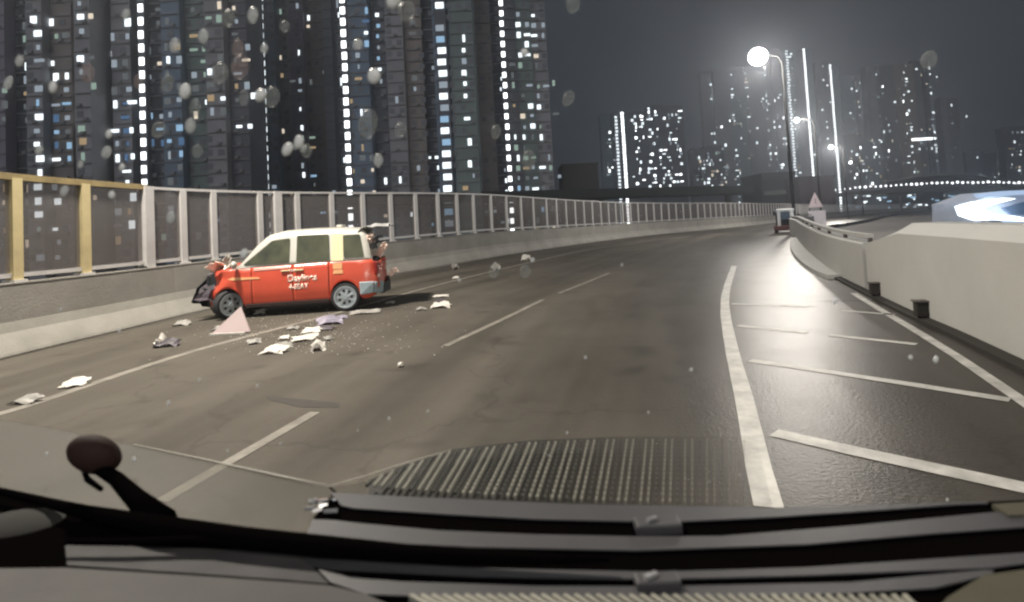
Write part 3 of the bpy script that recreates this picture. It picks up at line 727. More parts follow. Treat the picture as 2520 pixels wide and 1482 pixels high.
# ------------------------------------------------------------------ the crashed taxi
pmat('taxi_red', (.60, .085, .045), .36, vary=.12, scale=1.2, coat=.5)
pmat('taxi_silver', (.50, .485, .43), .35, .15, vary=.05, coat=.3)
pmat('taxi_cream', (.66, .60, .36), .4, vary=.05)
pmat('taxi_glass', (.045, .048, .022), .10, vary=.6, scale=2.2)
pmat('bumper_grey', (.32, .40, .43), .4, vary=.2, scale=6)
pmat('rim', (.55, .62, .66), .3, .6, vary=.1); pmat('gap', (.02, .008, .006), .8); pmat('lettering', (.85, .66, .56), .5, vary=.04)
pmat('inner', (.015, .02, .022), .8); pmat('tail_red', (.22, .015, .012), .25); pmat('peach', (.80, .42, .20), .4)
pf = on_road(893, 785 + 0); 
pr_ = on_road(1355 * k_, 1214 * k_); pf = on_road(897 * k_, 1246 * k_)
print('wheelbase', (pr_ - pf).length, pr_, pf)
fw = (pf - pr_); fw.z = 0; fw.normalize()
ang = math.atan2(fw.y, fw.x)
XR, XF = -1.38, 1.32
lat = Vector((-fw.y, fw.x, 0))          # taxi's own left, towards the camera
HW = .84
org = pr_ - fw * XR * .875 - lat * (HW - .10); org.z = g(org.y) + .0
taxi = empty('taxi', org, 'crashed red taxi with silver roof slewed against the left parapet', 'taxi', rz=ang)
taxi.rotation_euler = (R(-1.2), R(.3), ang); taxi.scale = (.875, 1, 1)
BELT = lambda x: 1.04 + (-x) * .012
def ztop(x):
    K = [(-2.16, .78), (-2.10, 1.0), (-2.03, 1.22), (-1.94, 1.58), (-1.82, 1.70), (-1.2, 1.74), (-.5, 1.75), (.1, 1.735), (.40, 1.68), (.68, 1.46), (1.02, 1.11), (1.16, 1.04), (1.6, .98), (1.88, .86), (2.02, .68)]
    if x <= K[0][0]: return K[0][1]
    for (a, b), (c, d) in zip(K, K[1:]):
        if x <= c: t = (x - a) / (c - a); return b + (d - b) * t
    return K[-1][1]
def hw(x, z):
    w = HW
    if x > 1.2: w -= .30 * ((x - 1.2) / .8) ** 2
    if x < -1.8: w -= .12 * ((-x - 1.8) / .4) ** 2
    if z < .5: w -= .05 * ((.5 - z) / .3)
    if z > .75: w -= .03 * ((z - .75) / .3) if z < 1.05 else .03 + .20 * ((z - 1.05) / .65)
    return w
RW = .345
def zbot(x):
    z = .24
    for xc in (XR, XF):
        if abs(x - xc) < RW: z = max(z, .30 + math.sqrt(RW * RW - (x - xc) ** 2))
    return z
def crump(p):
    x, y, z = p; a = 0
    if x > 1.15: a = min(1, (x - 1.15) / .6) * .17
    if x < -1.95: a = min(1, (-1.95 - x) / .2) * .11
    if a:
        n_ = noise.noise_vector(Vector((x * 3.1, y * 3.3, z * 3.7 + 4))); x += n_.x * a * 1.4; y += n_.y * a; z += n_.z * a
        if x > 1.6: x = 1.6 + (x - 1.6) * .45; 
    return (x, y, z)
def side_panel(x0, x1, side, name, mat, z0f=zbot, z1f=lambda x: min(BELT(x), ztop(x)), rows=9, step=.045, prnt=taxi):
    n = max(2, int((x1 - x0) / step)); m = MB(); vs = []
    for i in range(n + 1):
        x = x0 + (x1 - x0) * i / n; a, b = z0f(x), z1f(x)
        for k in range(rows + 1):
            z = a + (b - a) * k / rows; vs.append(crump((x, side * hw(x, z), z)))
    # inner return for thickness
    for i in range(n + 1):
        x = x0 + (x1 - x0) * i / n; a, b = z0f(x), z1f(x)
        for k in range(rows + 1):
            z = a + (b - a) * k / rows; vs.append(crump((x, side * (hw(x, z) - .05), z)))
    q = rows + 1; fs = []; O = (n + 1) * q
    for i in range(n):
        for k in range(rows):
            f = (i*q+k, (i+1)*q+k, (i+1)*q+k+1, i*q+k+1); fs.append(f); fs.append(tuple(O + j for j in f)[::-1])
    for i in range(n):
        fs += [(i*q, O+i*q, O+(i+1)*q, (i+1)*q), (i*q+rows, (i+1)*q+rows, O+(i+1)*q+rows, O+i*q+rows)]
    for k in range(rows): fs += [(k, k+1, O+k+1, O+k), (n*q+k, O+n*q+k, O+n*q+k+1, n*q+k+1)]
    m.add(vs, fs); return m.build(name, mat, prnt, smooth=True)
for sd_ in (1, -1):
    side_panel(.76, 1.98, sd_, 'front_wing', 'taxi_red'); d1_ = side_panel(-.18, .75, sd_, 'front_door', 'taxi_red')
    d2_ = side_panel(-1.02, -.19, sd_, 'rear_door', 'taxi_red'); side_panel(-2.14, -1.03, sd_, 'rear_quarter', 'taxi_red')
    if sd_ == 1:
        for d_, hx in ((d1_, -.02), (d2_, -.34)):
            MB().box((hx, hw(hx, .92) + .018, .93), (.20, .035, .03)).build('handle', 'taxi_cream', d_, bevel=.008)
for o in taxi.children:
    for p in o.data.polygons: p.use_smooth = abs(p.normal.y) > .3
# dark core closing the gaps and floor
m = MB()
xs = [-2.05 + 3.95 * i / 40 for i in range(41)]
vs = []
for x in xs:
    zt = min(BELT(x), ztop(x)) - .03; zb = max(zbot(x) + .02, .30); w = hw(x, .6) - .08
    vs += [(x, -w, zb), (x, w, zb), (x, w, zt), (x, -w, zt)]
fs = [(4*i+k, 4*i+(k+1) % 4, 4*i+4+(k+1) % 4, 4*i+4+k) for i in range(40) for k in range(4)] + [(0,3,2,1), (160,161,162,163)]
MB().add(vs, fs).build('floor_pan', 'inner', taxi)
# cabin shell
n = 44; rows = 7; m = MB(); vs = []
x0, x1 = -2.06, 1.20
secs = []
for i in range(n + 1):
    x = x0 + (x1 - x0) * i / n; b = BELT(x) - .01; t = max(ztop(x), b + .005); w = hw(x, t)
    ring = []
    for k in range(rows + 1):
        z = b + (t - .05 * min(1, (t - b) / .3) - b) * k / rows; ring.append((x, hw(x, z), z))
    for k in range(1, 8):
        y = w * .97 * math.cos(math.pi * k / 8); ring.append((x, y, t - .0 + .035 * (1 - (y / w) ** 2) * min(1, (t - b) / .3)))
    for k in range(rows, -1, -1):
        z = b + (t - .05 * min(1, (t - b) / .3) - b) * k / rows; ring.append((x, -hw(x, z), z))
    secs.append([crump(p) for p in ring])
q = len(secs[0]); vs = [p for s_ in secs for p in s_]
fs = [(i*q+k, i*q+k+1, (i+1)*q+k+1, (i+1)*q+k) for i in range(n) for k in range(q - 1)]
m.add(vs, fs); cab = m.build('cabin_shell', 'taxi_silver', taxi, smooth=True)
md = cab.modifiers.new('t', 'SOLIDIFY'); md.thickness = .02; md.offset = -1
def side_plate(poly, side, offs, name, mat, t=.006, prnt=taxi):
    """polygon (x, z) laid on the flank, subdivided by a fan of short edges so that it follows it."""
    bm = bmesh.new(); vs = [bm.verts.new((x, 0, z)) for x, z in poly]; bm.faces.new(vs)
    bmesh.ops.triangulate(bm, faces=bm.faces); bmesh.ops.subdivide_edges(bm, edges=bm.edges, cuts=3, use_grid_fill=True)
    for v_ in bm.verts: x, _, z = v_.co; v_.co = (x, side * (hw(x, z) + offs), z)
    me = bpy.data.meshes.new(name); bm.to_mesh(me); bm.free(); me.materials.append(MATS[mat])
    o = bpy.data.objects.new(name, me); COL.objects.link(o); o.parent = prnt
    md = o.modifiers.new('t', 'SOLIDIFY'); md.thickness = t; md.offset = 0; return o
def rnd_poly(pts, r=.04, n=3):
    out = []
    for i, p in enumerate(pts):
        a = Vector(pts[i - 1]); b = Vector(p); c = Vector(pts[(i + 1) % len(pts)])
        p0 = b + (a - b).normalized() * r; p1 = b + (c - b).normalized() * r
        for k in range(n + 1):
            t = k / n; out.append(tuple(p0 * (1-t)**2 + b * 2*t*(1-t) + p1 * t*t))
    return out
for s_ in (1, -1):
    side_plate(rnd_poly([(-.11, 1.09), (-.11, 1.60), (.30, 1.57), (.92, 1.12), (.92, 1.09)]), s_, .012, 'side_window', 'taxi_glass')
    side_plate(rnd_poly([(-1.05, 1.09), (-1.02, 1.635), (-.27, 1.645), (-.27, 1.09)]), s_, .012, 'side_window', 'taxi_glass')
    side_plate(rnd_poly([(-1.86, 1.12), (-1.76, 1.60), (-1.36, 1.60), (-1.38, 1.12)]), s_, .012, 'side_window', 'taxi_glass')
    side_plate([(-1.37, 1.07), (-1.35, 1.63), (-1.08, 1.65), (-1.08, 1.07)], s_, .008, 'rear_pillar', 'taxi_cream')
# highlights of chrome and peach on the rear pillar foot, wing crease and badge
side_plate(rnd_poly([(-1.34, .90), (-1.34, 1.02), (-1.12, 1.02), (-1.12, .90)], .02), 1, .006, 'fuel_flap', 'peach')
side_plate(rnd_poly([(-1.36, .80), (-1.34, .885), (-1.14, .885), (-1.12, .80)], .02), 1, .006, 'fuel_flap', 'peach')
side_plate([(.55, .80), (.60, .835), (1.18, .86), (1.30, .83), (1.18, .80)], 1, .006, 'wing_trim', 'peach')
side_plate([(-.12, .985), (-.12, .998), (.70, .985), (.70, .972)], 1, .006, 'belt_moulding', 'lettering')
# lettering on the doors
def text(body, x, z, size, mat='lettering', name='lettering', bold=0.0):
    c = bpy.data.curves.new('t', 'FONT'); c.body = body; c.size = size; c.extrude = .0; c.offset = bold
    o = bpy.data.objects.new('t', c); COL.objects.link(o); bpy.context.view_layer.update()
    me = bpy.data.meshes.new_from_object(o.evaluated_get(bpy.context.evaluated_depsgraph_get())); bpy.data.objects.remove(o)
    me.name = name
    for v_ in me.vertices:
        lx, ly = v_.co.x, v_.co.y; X = x - lx; Z = z + ly; v_.co = (X, hw(X, Z) + .006, Z)
    me.materials.clear(); me.materials.append(MATS[mat])
    p = bpy.data.objects.new(name, me); COL.objects.link(p); p.parent = taxi
    md = p.modifiers.new('t', 'SOLIDIFY'); md.thickness = .004; return p
text('Daylines', -.06, .70, .20, bold=.006)
text('4-SEAT', -.09, .54, .145, bold=.006)
text('TAXI', -.10, .90, .075, bold=.003)
# bonnet, windscreen, tail
def across(x0, x1, name, mat, lift=0.0, inset=.0, n=10, prnt=taxi, w0=None, t=.012):
    m = MB(); vs = []; K = 8
    for i in range(n + 1):
        x = x0 + (x1 - x0) * i / n; z = ztop(x) + lift; w = hw(x, ztop(x)) - inset
        for k in range(K + 1):
            y = w * (2 * k / K - 1); vs.append(crump((x, y, z + .03 * (1 - (y / w) ** 2))))
    fs = [(i*(K+1)+k, i*(K+1)+k+1, (i+1)*(K+1)+k+1, (i+1)*(K+1)+k) for i in range(n) for k in range(K)]
    o = m.add(vs, fs).build(name, mat, prnt, smooth=True); md = o.modifiers.new('t', 'SOLIDIFY'); md.thickness = t; return o
across(1.19, 1.98, 'bonnet', 'taxi_red', .015)
pmat('crazed', (.30, .30, .29), .4, vary=.4, scale=12)
across(.46, 1.13, 'windscreen', 'crazed', .018, .08)
across(-1.96, -1.80, 'rear_glass', 'taxi_glass', .02, .08)
# rear end face, bumper, lights
m = MB(); vs = []; R_ = 6; K = 8
for i in range(R_ + 1):
    z = .34 + (1.02 - .34) * i / R_
    for k in range(K + 1):
        y = (hw(-2.1, z) - .02) * (2 * k / K - 1); vs.append(crump((-2.13 - .03 * (1 - (y/.84)**2), y, z)))
m.add(vs, [(i*(K+1)+k, i*(K+1)+k+1, (i+1)*(K+1)+k+1, (i+1)*(K+1)+k) for i in range(R_) for k in range(K)])
o = m.build('tail_panel', 'taxi_red', taxi, smooth=True); md = o.modifiers.new('t', 'SOLIDIFY'); md.thickness = .02
def shell_bar(pts, w, h, name, mat, prnt=taxi, jit=.0):
    m = MB()
    for a, b in zip(pts, pts[1:]): m.bar(a, b, w, h)
    if jit: m.v = [tuple(Vector(p) + noise.noise_vector(Vector(p) * 5) * jit) for p in m.v]
    return m.build(name, mat, prnt, bevel=min(w, h) * .2)
shell_bar([(-1.74, .845, .46), (-2.06, .80, .46), (-2.24, .60, .45)], .10, .26, 'bumper', 'bumper_grey', jit=.05)
shell_bar([(-2.23, .60, .42), (-2.30, 0, .40), (-2.2, -.7, .42)], .10, .24, 'bumper', 'inner', jit=.06)
MB().box((-2.12, .72, .86), (.1, .16, .30)).build('tail_lamp', 'tail_red', taxi, bevel=.03); MB().box((-2.12, -.72, .86), (.1, .16, .30)).build('tail_lamp', 'tail_red', taxi, bevel=.03)
MB().box((-2.17, .70, .70), (.05, .12, .07)).build('reflector', 'lettering', taxi, bevel=.01)
MB().ball((1.10, .92, 1.12), .10, .7, .9, .8).build('wing_mirror', 'taxi_silver', taxi, True)
# raised, torn tailgate
pmat('tailgate_grey', (.42, .42, .41), .4, vary=.2, scale=4)
def crumple_sheet(name, parent, loc, size, mat, rot=(0, 0, 0), amp=.25, thick=.012, n=6, seed=1, jag=.25):
    rnd = random.Random(seed); m = MB(); vs = []
    for i in range(n + 1):
        for k in range(n + 1):
            u, v_ = 2 * i / n - 1, 2 * k / n - 1; r_ = 1 - jag * rnd.random() * (max(abs(u), abs(v_)) > .99)
            q = noise.noise_vector(Vector((u * 1.7 + seed * 7.1, v_ * 1.7, seed)))
            vs.append((u * size[0] / 2 * r_, v_ * size[1] / 2 * r_, size[2] * (q.z * 2 * amp * 2 + .5 * (1 - u * u))))
    m.add(vs, [(i*(n+1)+k, (i+1)*(n+1)+k, (i+1)*(n+1)+k+1, i*(n+1)+k+1) for i in range(n) for k in range(n)])
    o = m.build(name, mat, parent); md = o.modifiers.new('t', 'SOLIDIFY'); md.thickness = thick; md.offset = 0
    o.location = loc; o.rotation_euler = rot; return o
crumple_sheet('tailgate', taxi, (-2.06, .0, 1.70), (.80, 1.35, .10), 'tailgate_grey', (0, R(8), 0), seed=3, jag=.1)
crumple_sheet('torn_panel', taxi, (-2.10, .25, 1.40), (.30, 1.0, .10), 'inner', (R(0), R(72), 0), seed=4)
crumple_sheet('torn_panel', taxi, (-2.02, .62, 1.48), (.20, .22, .1), 'lettering', (R(80), R(10), R(20)), seed=5)
crumple_sheet('torn_panel', taxi, (-2.24, .50, 1.22), (.16, .45, .1), 'lettering', (R(70), R(-35), 0), seed=6)
crumple_sheet('torn_panel', taxi, (-2.22, .45, .92), (.3, .5, .08), 'taxi_red', (R(10), R(65), 0), seed=7)
crumple_sheet('torn_panel', taxi, (-2.50, .40, .72), (.28, .14, .08), 'lettering', (R(60), R(20), 0), seed=8)
crumple_sheet('torn_panel', taxi, (1.62, .50, 1.02), (.42, .5, .14), 'lettering', (R(25), R(20), 0), seed=9)
crumple_sheet('torn_panel', taxi, (1.36, .60, 1.16), (.16, .3, .25), 'taxi_silver', (R(75), R(0), 0), seed=10)
crumple_sheet('front_bumper', taxi, (1.92, .35, .52), (.62, .8, .20), 'inner', (R(70), R(-30), R(30)), seed=12)
crumple_sheet('engine_bay', taxi, (1.66, .1, .62), (.4, 1.2, .5), 'inner', (0, R(60), 0), seed=13)
# wheels
def wheel(x, y, steer, name='wheel'):
    w = empty(name, (x, y, .30)); w.parent = taxi; w.rotation_euler = (0, 0, steer); w.scale = (1.14, 1, 1)
    n = 28; m = MB(); prof = [(.215, .085), (.27, .105), (.305, .08), (.31, 0), (.305, -.08), (.27, -.105), (.215, -.085)]
    vs = [(r_ * math.cos(2*math.pi*k/n), y_, r_ * math.sin(2*math.pi*k/n)) for r_, y_ in prof for k in range(n)]
    m.add(vs, [(i*n+k, i*n+(k+1) % n, (i+1)*n+(k+1) % n, (i+1)*n+k) for i in range(6) for k in range(n)])
    m.build('tyre', 'rubber', w, smooth=True)
    s_ = 1 if y > 0 else -1
    rim = MB().disc((0, s_ * .055, 0), .225, 28, (0, 1, 0), .05)
    vs = [(r_ * math.cos(2*math.pi*k/n), y_ * s_, r_ * math.sin(2*math.pi*k/n)) for r_, y_ in ((.235, .06), (.235, .11), (.205, .11), (.195, .075)) for k in range(n)]
    rim.add(vs, [(i*n+k, i*n+(k+1) % n, (i+1)*n+(k+1) % n, (i+1)*n+k) for i in range(3) for k in range(n)])
    rim.build('rim', 'rim', w)
    sp = MB()
    for k in range(7):
        a = 2 * math.pi * k / 7; sp.bar((.03*math.cos(a), s_*.10, .03*math.sin(a)), (.205*math.cos(a), s_*.085, .205*math.sin(a)), .02, .045, up=Vector((-math.sin(a), 0, math.cos(a))))
    sp.disc((0, s_ * .10, 0), .05, 14, (0, 1, 0), .04); sp.build('spokes', 'rim', w)
    hol = MB()
    for k in range(7):
        a = 2 * math.pi * (k + .5) / 7; hol.disc((.13*math.cos(a), s_*.082, .13*math.sin(a)), .028, 10, (0, 1, 0), .006)
    hol.build('vent_hole', 'gap', w)
    return w
wheel(XR, .74, 0); wheel(XR, -.74, 0); wheel(XF, .72, R(48)); wheel(XF, -.72, R(48))
for s_ in (1, -1):
    for xc in (XR, XF):
        m = MB(); n = 16; vs = []
        for k in range(n + 1):
            a = math.pi * k / n; x = xc + (RW + .0) * math.cos(a); z = .30 + RW * math.sin(a)
            for r_, y_ in ((0, .004), (.022, .012), (.022, -.03)):
                xx = xc + (RW + r_) * math.cos(a); zz = .30 + (RW + r_) * math.sin(a); vs.append((xx, s_ * (hw(xx, zz) + y_), zz))
        m.add(vs, [(3*k+j, 3*k+(j+1), 3*k+3+(j+1), 3*k+3+j) for k in range(n) for j in range(2)]); m.build('arch_lip', 'taxi_red', taxi)
MB().box((-1.18, 0, 1.79), (.16, .42, .08)).build('roof_sign', 'taxi_silver', taxi, bevel=.03)
shell_bar([(.92, .80, .25), (-1.0, .80, .25)], .05, .08, 'sill', 'gap')

# ------------------------------------------------------------------ wreckage on the road
pmat('debris_white', (.58, .55, .50), .5, vary=.15, scale=8); pmat('debris_pink', (.62, .50, .49), .5, vary=.05); pmat('debris_dark', (.06, .05, .06), .6, vary=.4, scale=8)
pmat('debris_grey', (.25, .24, .22), .6, vary=.3, scale=8); pmat('debris_violet', (.26, .24, .30), .5, vary=.3, scale=8)
def debris(u, v_, wpx, hpx, mat, label, seed, h=0.0, name='wreckage_piece', flat=.5, cat='wreckage', rz=None):
    p = on_road(u, v_); s_ = (p - EYE).length / F; w = wpx * s_; dep = max(.08, hpx * s_ * 2.0)
    o = crumple_sheet(name, None, (p.x, p.y, g(p.y) + .03 + h), (w, dep, max(.03, hpx * s_ * flat * .7)), mat, (R(14), 0, R(random.Random(seed).uniform(-12, 25)) if rz is None else rz), seed=seed, n=5, jag=.35, amp=.2)
    return tag(o, label, cat, 'wreckage scattered over the road')
debris(676, 868, 62, 22, 'debris_white', 'flat white wreckage piece nearest the camera, below the pink triangle', 21)
debris(700, 856, 44, 16, 'debris_grey', 'grey scrap touching the nearest white wreckage piece', 22)
debris(625, 846, 34, 14, 'debris_grey', 'small pale scrap just right of the edge line', 23)
debris(748, 838, 62, 18, 'debris_white', 'wide white crumpled panel in the middle of the wreckage', 24)
debris(766, 818, 48, 16, 'debris_white', 'white scrap lying behind the wide crumpled panel', 25)
debris(784, 860, 34, 26, 'debris_white', 'upright white lump right of the wide crumpled panel', 26, flat=1.2)
debris(812, 796, 66, 26, 'debris_violet', 'violet grey torn part below the rear wheel', 27, flat=.8)
debris(795, 812, 60, 12, 'debris_dark', 'black flattened strip under the violet torn part', 28)
debris(900, 772, 86, 12, 'debris_grey', 'long flat pale sheet right of the rear wheel', 29)
debris(640, 772, 26, 12, 'debris_white', 'small white splinter under the front door', 30)
debris(545, 812, 40, 12, 'debris_grey', 'pale bent strip left of the pink triangle', 31)
debris(1085, 757, 52, 16, 'debris_white', 'bright white block alone right of the taxi, lower half', 32, flat=1.0)
debris(1084, 732, 44, 8, 'debris_white', 'thin white piece just above the bright white block', 33)
debris(1084, 744, 32, 10, 'debris_dark', 'dark bit between the two white pieces right of the taxi', 34)
debris(1036, 764, 30, 8, 'debris_grey', 'thin pale sliver left of the bright white block', 35)
debris(1293, 640, 28, 18, 'debris_white', 'white scrap on the far edge line, right of the taxi', 36, flat=1.1)
debris(1120, 662, 16, 22, 'debris_grey', 'pale upright scrap between taxi and far edge line', 37, flat=1.1)
debris(1222, 665, 24, 26, 'debris_grey', 'grey faint scrap left of the far white one', 38, flat=1.0)
debris(1122, 686, 18, 8, 'debris_white', 'tiny white chip under the pale upright scrap', 39)
debris(412, 852, 52, 18, 'debris_dark', 'dark part with a pale end near the left parapet', 40, flat=.9)
debris(394, 848, 14, 20, 'debris_white', 'pale end piece beside the dark part near the left parapet', 41, flat=1.1)
debris(186, 950, 48, 20, 'debris_white', 'pale scrap on the edge line at far left', 42)
debris(70, 990, 50, 18, 'debris_grey', 'faint scrap at the left border of the picture', 43)
debris(448, 800, 36, 14, 'debris_grey', 'pale bent scrap at the foot of the left parapet', 44)
debris(720, 812, 30, 9, 'debris_grey', 'grey shard between the edge line and the violet torn part', 61)
debris(838, 785, 34, 10, 'debris_violet', 'narrow violet shard right of the violet torn part', 62)
debris(700, 836, 26, 9, 'debris_white', 'white shard left of the wide crumpled panel', 63)
debris(806, 838, 22, 9, 'debris_grey', 'grey shard above the upright white lump', 64)
debris(960, 748, 26, 7, 'debris_grey', 'grey sliver in the shadow right of the rear bumper', 65)
debris(985, 903, 12, 6, 'debris_white', 'tiny white chip alone in the middle lane', 45)
# the pink triangular piece
p = on_road(572, 822); s_ = (p - EYE).length / F
tp = empty('triangular_panel', (p.x, p.y, g(p.y)), 'pale pink triangular panel lying before the front wheel', 'wreckage', 'wreckage scattered over the road', rz=R(8))
A = (-46*s_, 0, .0); B = (36*s_, 0, .02); Cc = (14*s_, .10, 56*s_)
m = MB().add([A, B, Cc] + [(q[0], q[1] + .03, q[2]) for q in (A, B, Cc)], [(0,1,2),(5,4,3),(0,3,4,1),(1,4,5,2),(2,5,3,0)]); m.build('plate', 'debris_pink', tp)
MB().bar((-44*s_, -.03, .02), (30*s_, -.12, .02), .05, .03).build('foot', 'debris_white', tp)
# black torn bumper standing between taxi nose and parapet
p = on_road(520, 790); o = crumple_sheet('torn_bumper', None, (p.x, p.y + .4, g(p.y) + .62), (.75, .95, .22), 'debris_dark', (R(65), R(25), R(20)), seed=51)
tag(o, 'large dark torn bumper between the taxi nose and the parapet', 'bumper', 'wreckage scattered over the road')

# ------------------------------------------------------------------ our own car: dashboard edge, vents, wiper, mirror
pmat('dash_strip', (.050, .049, .052), .5, vary=.12, scale=14, bump=.08, bscale=300); pmat('dash_pad', (.075, .070, .066), .8, vary=.25, scale=3, bump=.1, bscale=300)
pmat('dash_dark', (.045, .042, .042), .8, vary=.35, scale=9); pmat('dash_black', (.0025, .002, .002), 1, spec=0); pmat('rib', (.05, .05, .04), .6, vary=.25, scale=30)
pmat('rib_lit', (.28, .27, .22), .6, vary=.2, scale=30); pmat('clip', (.72, .72, .72), .2, .7, vary=.5, scale=80); pmat('bead', (.50, .47, .40), .6)  # the lit rib is a copy with light put into its colour
tmat('screen_reflection_tint', (.05, .048, .04), .72, (.86, .85, .82), .5); pmat('olive_trim', (.055, .05, .03), .8, vary=.3, scale=6)  # first tint stands for the veil of the dashboard's windscreen reflection
ZD = 1.22
dash = empty('dashboard', (0, .6, ZD - .05), 'black and grey dashboard top, its upper demister slot a windscreen reflection built solid', 'dashboard')
def dpoly(px, z, t, name, mat, prnt=dash, bev=0):
    pts = [at(u, v_, z) for u, v_ in px]; m = MB().prism([(p.x, p.y) for p in pts], z - t, z)
    return local(dash, m).build(name, mat, prnt, bevel=bev)
dpoly([(-120,1190),(0,1207),(200,1243),(400,1288),(600,1313),(752,1318),(768,1290),(800,1228),(1300,1240),(1900,1250),(2300,1240),(2640,1225),(2640,1560),(-120,1560)], ZD - .004, .03, 'tray', 'dash_black')
def band(top, bot, name='trim_strip', z=ZD):
    dpoly(top + bot[::-1], z, .0015, name, 'dash_strip')
S1b = [(840,1244),(868,1250),(1093,1265),(1318,1277),(1564,1283),(1669,1283),(1900,1272),(2089,1260),(2352,1241),(2430,1238)]
band([(812,1212),(1000,1222),(1143,1228),(1400,1240),(1900,1249),(2300,1238),(2430,1234)], S1b)  # upper two strips: windscreen reflection of the lower two, built solid
S2t = [(768,1278),(823,1280),(880,1287),(1080,1305),(1318,1315),(1564,1320),(1774,1319),(2089,1294),(2425,1262),(2640,1245)]
S2b = [(753,1320),(943,1335),(1143,1345),(1318,1349),(1564,1354),(1984,1339),(2299,1312),(2640,1288)]
band(S2t, S2b)
S3t = [(743,1366),(943,1382),(1143,1397),(1318,1401),(1617,1407),(1984,1396),(2640,1352)]
S3b = [(770,1392),(825,1400),(968,1407),(1168,1417),(1318,1420),(1617,1425),(1984,1415),(2436,1397),(2640,1370)]
band(S3t, S3b)
S4t = [(782,1400),(826,1412),(865,1422),(993,1431),(1168,1437),(1318,1442),(1617,1443),(2089,1433),(2425,1402),(2445,1404)]
S4b = [(812,1432),(900,1462),(1100,1468),(1400,1470),(1700,1470),(2037,1462),(2299,1446),(2440,1412)]
band(S4t, S4b)
dpoly([(-120,1400),(160,1397),(500,1418),(700,1432),(812,1441),(900,1462),(985,1500),(1050,1560),(-120,1560)], ZD + .001, .003, 'pad', 'dash_pad')
dpoly([(160,1342),(400,1346),(750,1360),(770,1395),(808,1436),(700,1426),(500,1412),(165,1390)], ZD - .002, .0015, 'pad', 'dash_dark')
dpoly([(2440,1240),(2640,1228),(2640,1262),(2480,1268)], ZD + .002, .012, 'end_trim', 'olive_trim')
dpoly([(2420,1415),(2640,1385),(2640,1560),(2250,1560),(2330,1470)], ZD + .002, .012, 'end_trim', 'olive_trim')
for (u, v_) in ((1617, 1298), (1617, 1440)):  # upper clip is the reflection of the lower one, built solid
    a = at(u - 50, v_ + 14, ZD); b = at(u + 50, v_ - 14, ZD); c = (a + b) / 2
    m = MB().box((c.x, c.y, ZD + .002), ((b.x - a.x), abs(b.y - a.y) * .9 + .006, .012)); o = local(dash, m).build('vent_clip', 'dash_strip', dash, bevel=.002)
    m = MB().box((c.x - .006, c.y, ZD + .0095), (.014, .005, .003), Matrix.Rotation(.4, 3, 'Z')); local(dash, m).build('clip_screw', 'clip', o)
# lower ribs (the real grille) and its windscreen reflection, built as solid bars
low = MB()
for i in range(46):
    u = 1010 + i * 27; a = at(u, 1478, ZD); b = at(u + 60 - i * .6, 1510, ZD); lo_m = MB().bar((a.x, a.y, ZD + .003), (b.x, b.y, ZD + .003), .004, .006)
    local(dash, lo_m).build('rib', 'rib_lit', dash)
gr = empty('grille_reflection', at(1400, 1165, ZD), 'windscreen reflection of the ribbed grille, built as fine slanting bars', 'grille')
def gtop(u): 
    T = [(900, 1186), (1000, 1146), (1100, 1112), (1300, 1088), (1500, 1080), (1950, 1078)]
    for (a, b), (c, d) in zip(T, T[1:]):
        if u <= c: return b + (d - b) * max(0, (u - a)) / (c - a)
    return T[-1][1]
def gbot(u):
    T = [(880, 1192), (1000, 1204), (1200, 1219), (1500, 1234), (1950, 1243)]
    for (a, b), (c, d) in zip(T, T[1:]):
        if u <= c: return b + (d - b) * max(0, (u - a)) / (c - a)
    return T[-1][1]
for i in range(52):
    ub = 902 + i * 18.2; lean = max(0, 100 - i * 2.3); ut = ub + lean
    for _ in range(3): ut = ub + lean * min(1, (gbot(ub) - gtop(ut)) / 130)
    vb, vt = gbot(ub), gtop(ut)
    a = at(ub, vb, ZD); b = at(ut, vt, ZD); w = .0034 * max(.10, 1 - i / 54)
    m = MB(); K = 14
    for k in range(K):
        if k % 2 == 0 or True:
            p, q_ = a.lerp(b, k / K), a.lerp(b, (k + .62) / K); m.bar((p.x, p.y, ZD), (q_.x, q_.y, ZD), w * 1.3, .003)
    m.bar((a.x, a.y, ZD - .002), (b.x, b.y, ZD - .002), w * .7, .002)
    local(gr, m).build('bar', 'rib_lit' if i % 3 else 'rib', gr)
fr = MB(); pts = [at(u, gtop(u) - 3, ZD) for u in (905, 1000, 1100, 1200, 1300)]
ws = empty('reflection_strip', at(800, 1150, ZD), 'tinted glass strip with a pale bead, standing in for the dashboard reflection', 'windscreen')  # dashboard panel mirrored in the windscreen, built as tinted glass and bead
gm = tmat('grille_reflection_tint', (.012, .012, .009), .30, (.97, .97, .97), .6); gn = gm.node_tree
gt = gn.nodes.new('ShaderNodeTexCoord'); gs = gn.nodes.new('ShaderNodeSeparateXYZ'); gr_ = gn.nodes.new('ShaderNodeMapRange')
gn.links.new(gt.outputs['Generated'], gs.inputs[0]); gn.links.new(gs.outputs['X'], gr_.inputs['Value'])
gr_.inputs['From Min'].default_value = .35; gr_.inputs['From Max'].default_value = .95; gr_.inputs['To Min'].default_value = .72; gr_.inputs['To Max'].default_value = 0.0  # the reflection's fade to the right, put into the transparency
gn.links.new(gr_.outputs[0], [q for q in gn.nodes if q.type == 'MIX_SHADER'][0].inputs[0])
m = MB().prism([(p.x, p.y) for p in [at(u, v_, ZD - .014) for u, v_ in ((905,1182),(1000,1142),(1110,1106),(1300,1084),(1500,1076),(1860,1074),(1900,1246),(1400,1240),(1000,1222),(905,1218))]], ZD - .016, ZD - .014); local(gr, m).build('reflection_backing', 'grille_reflection_tint', gr)
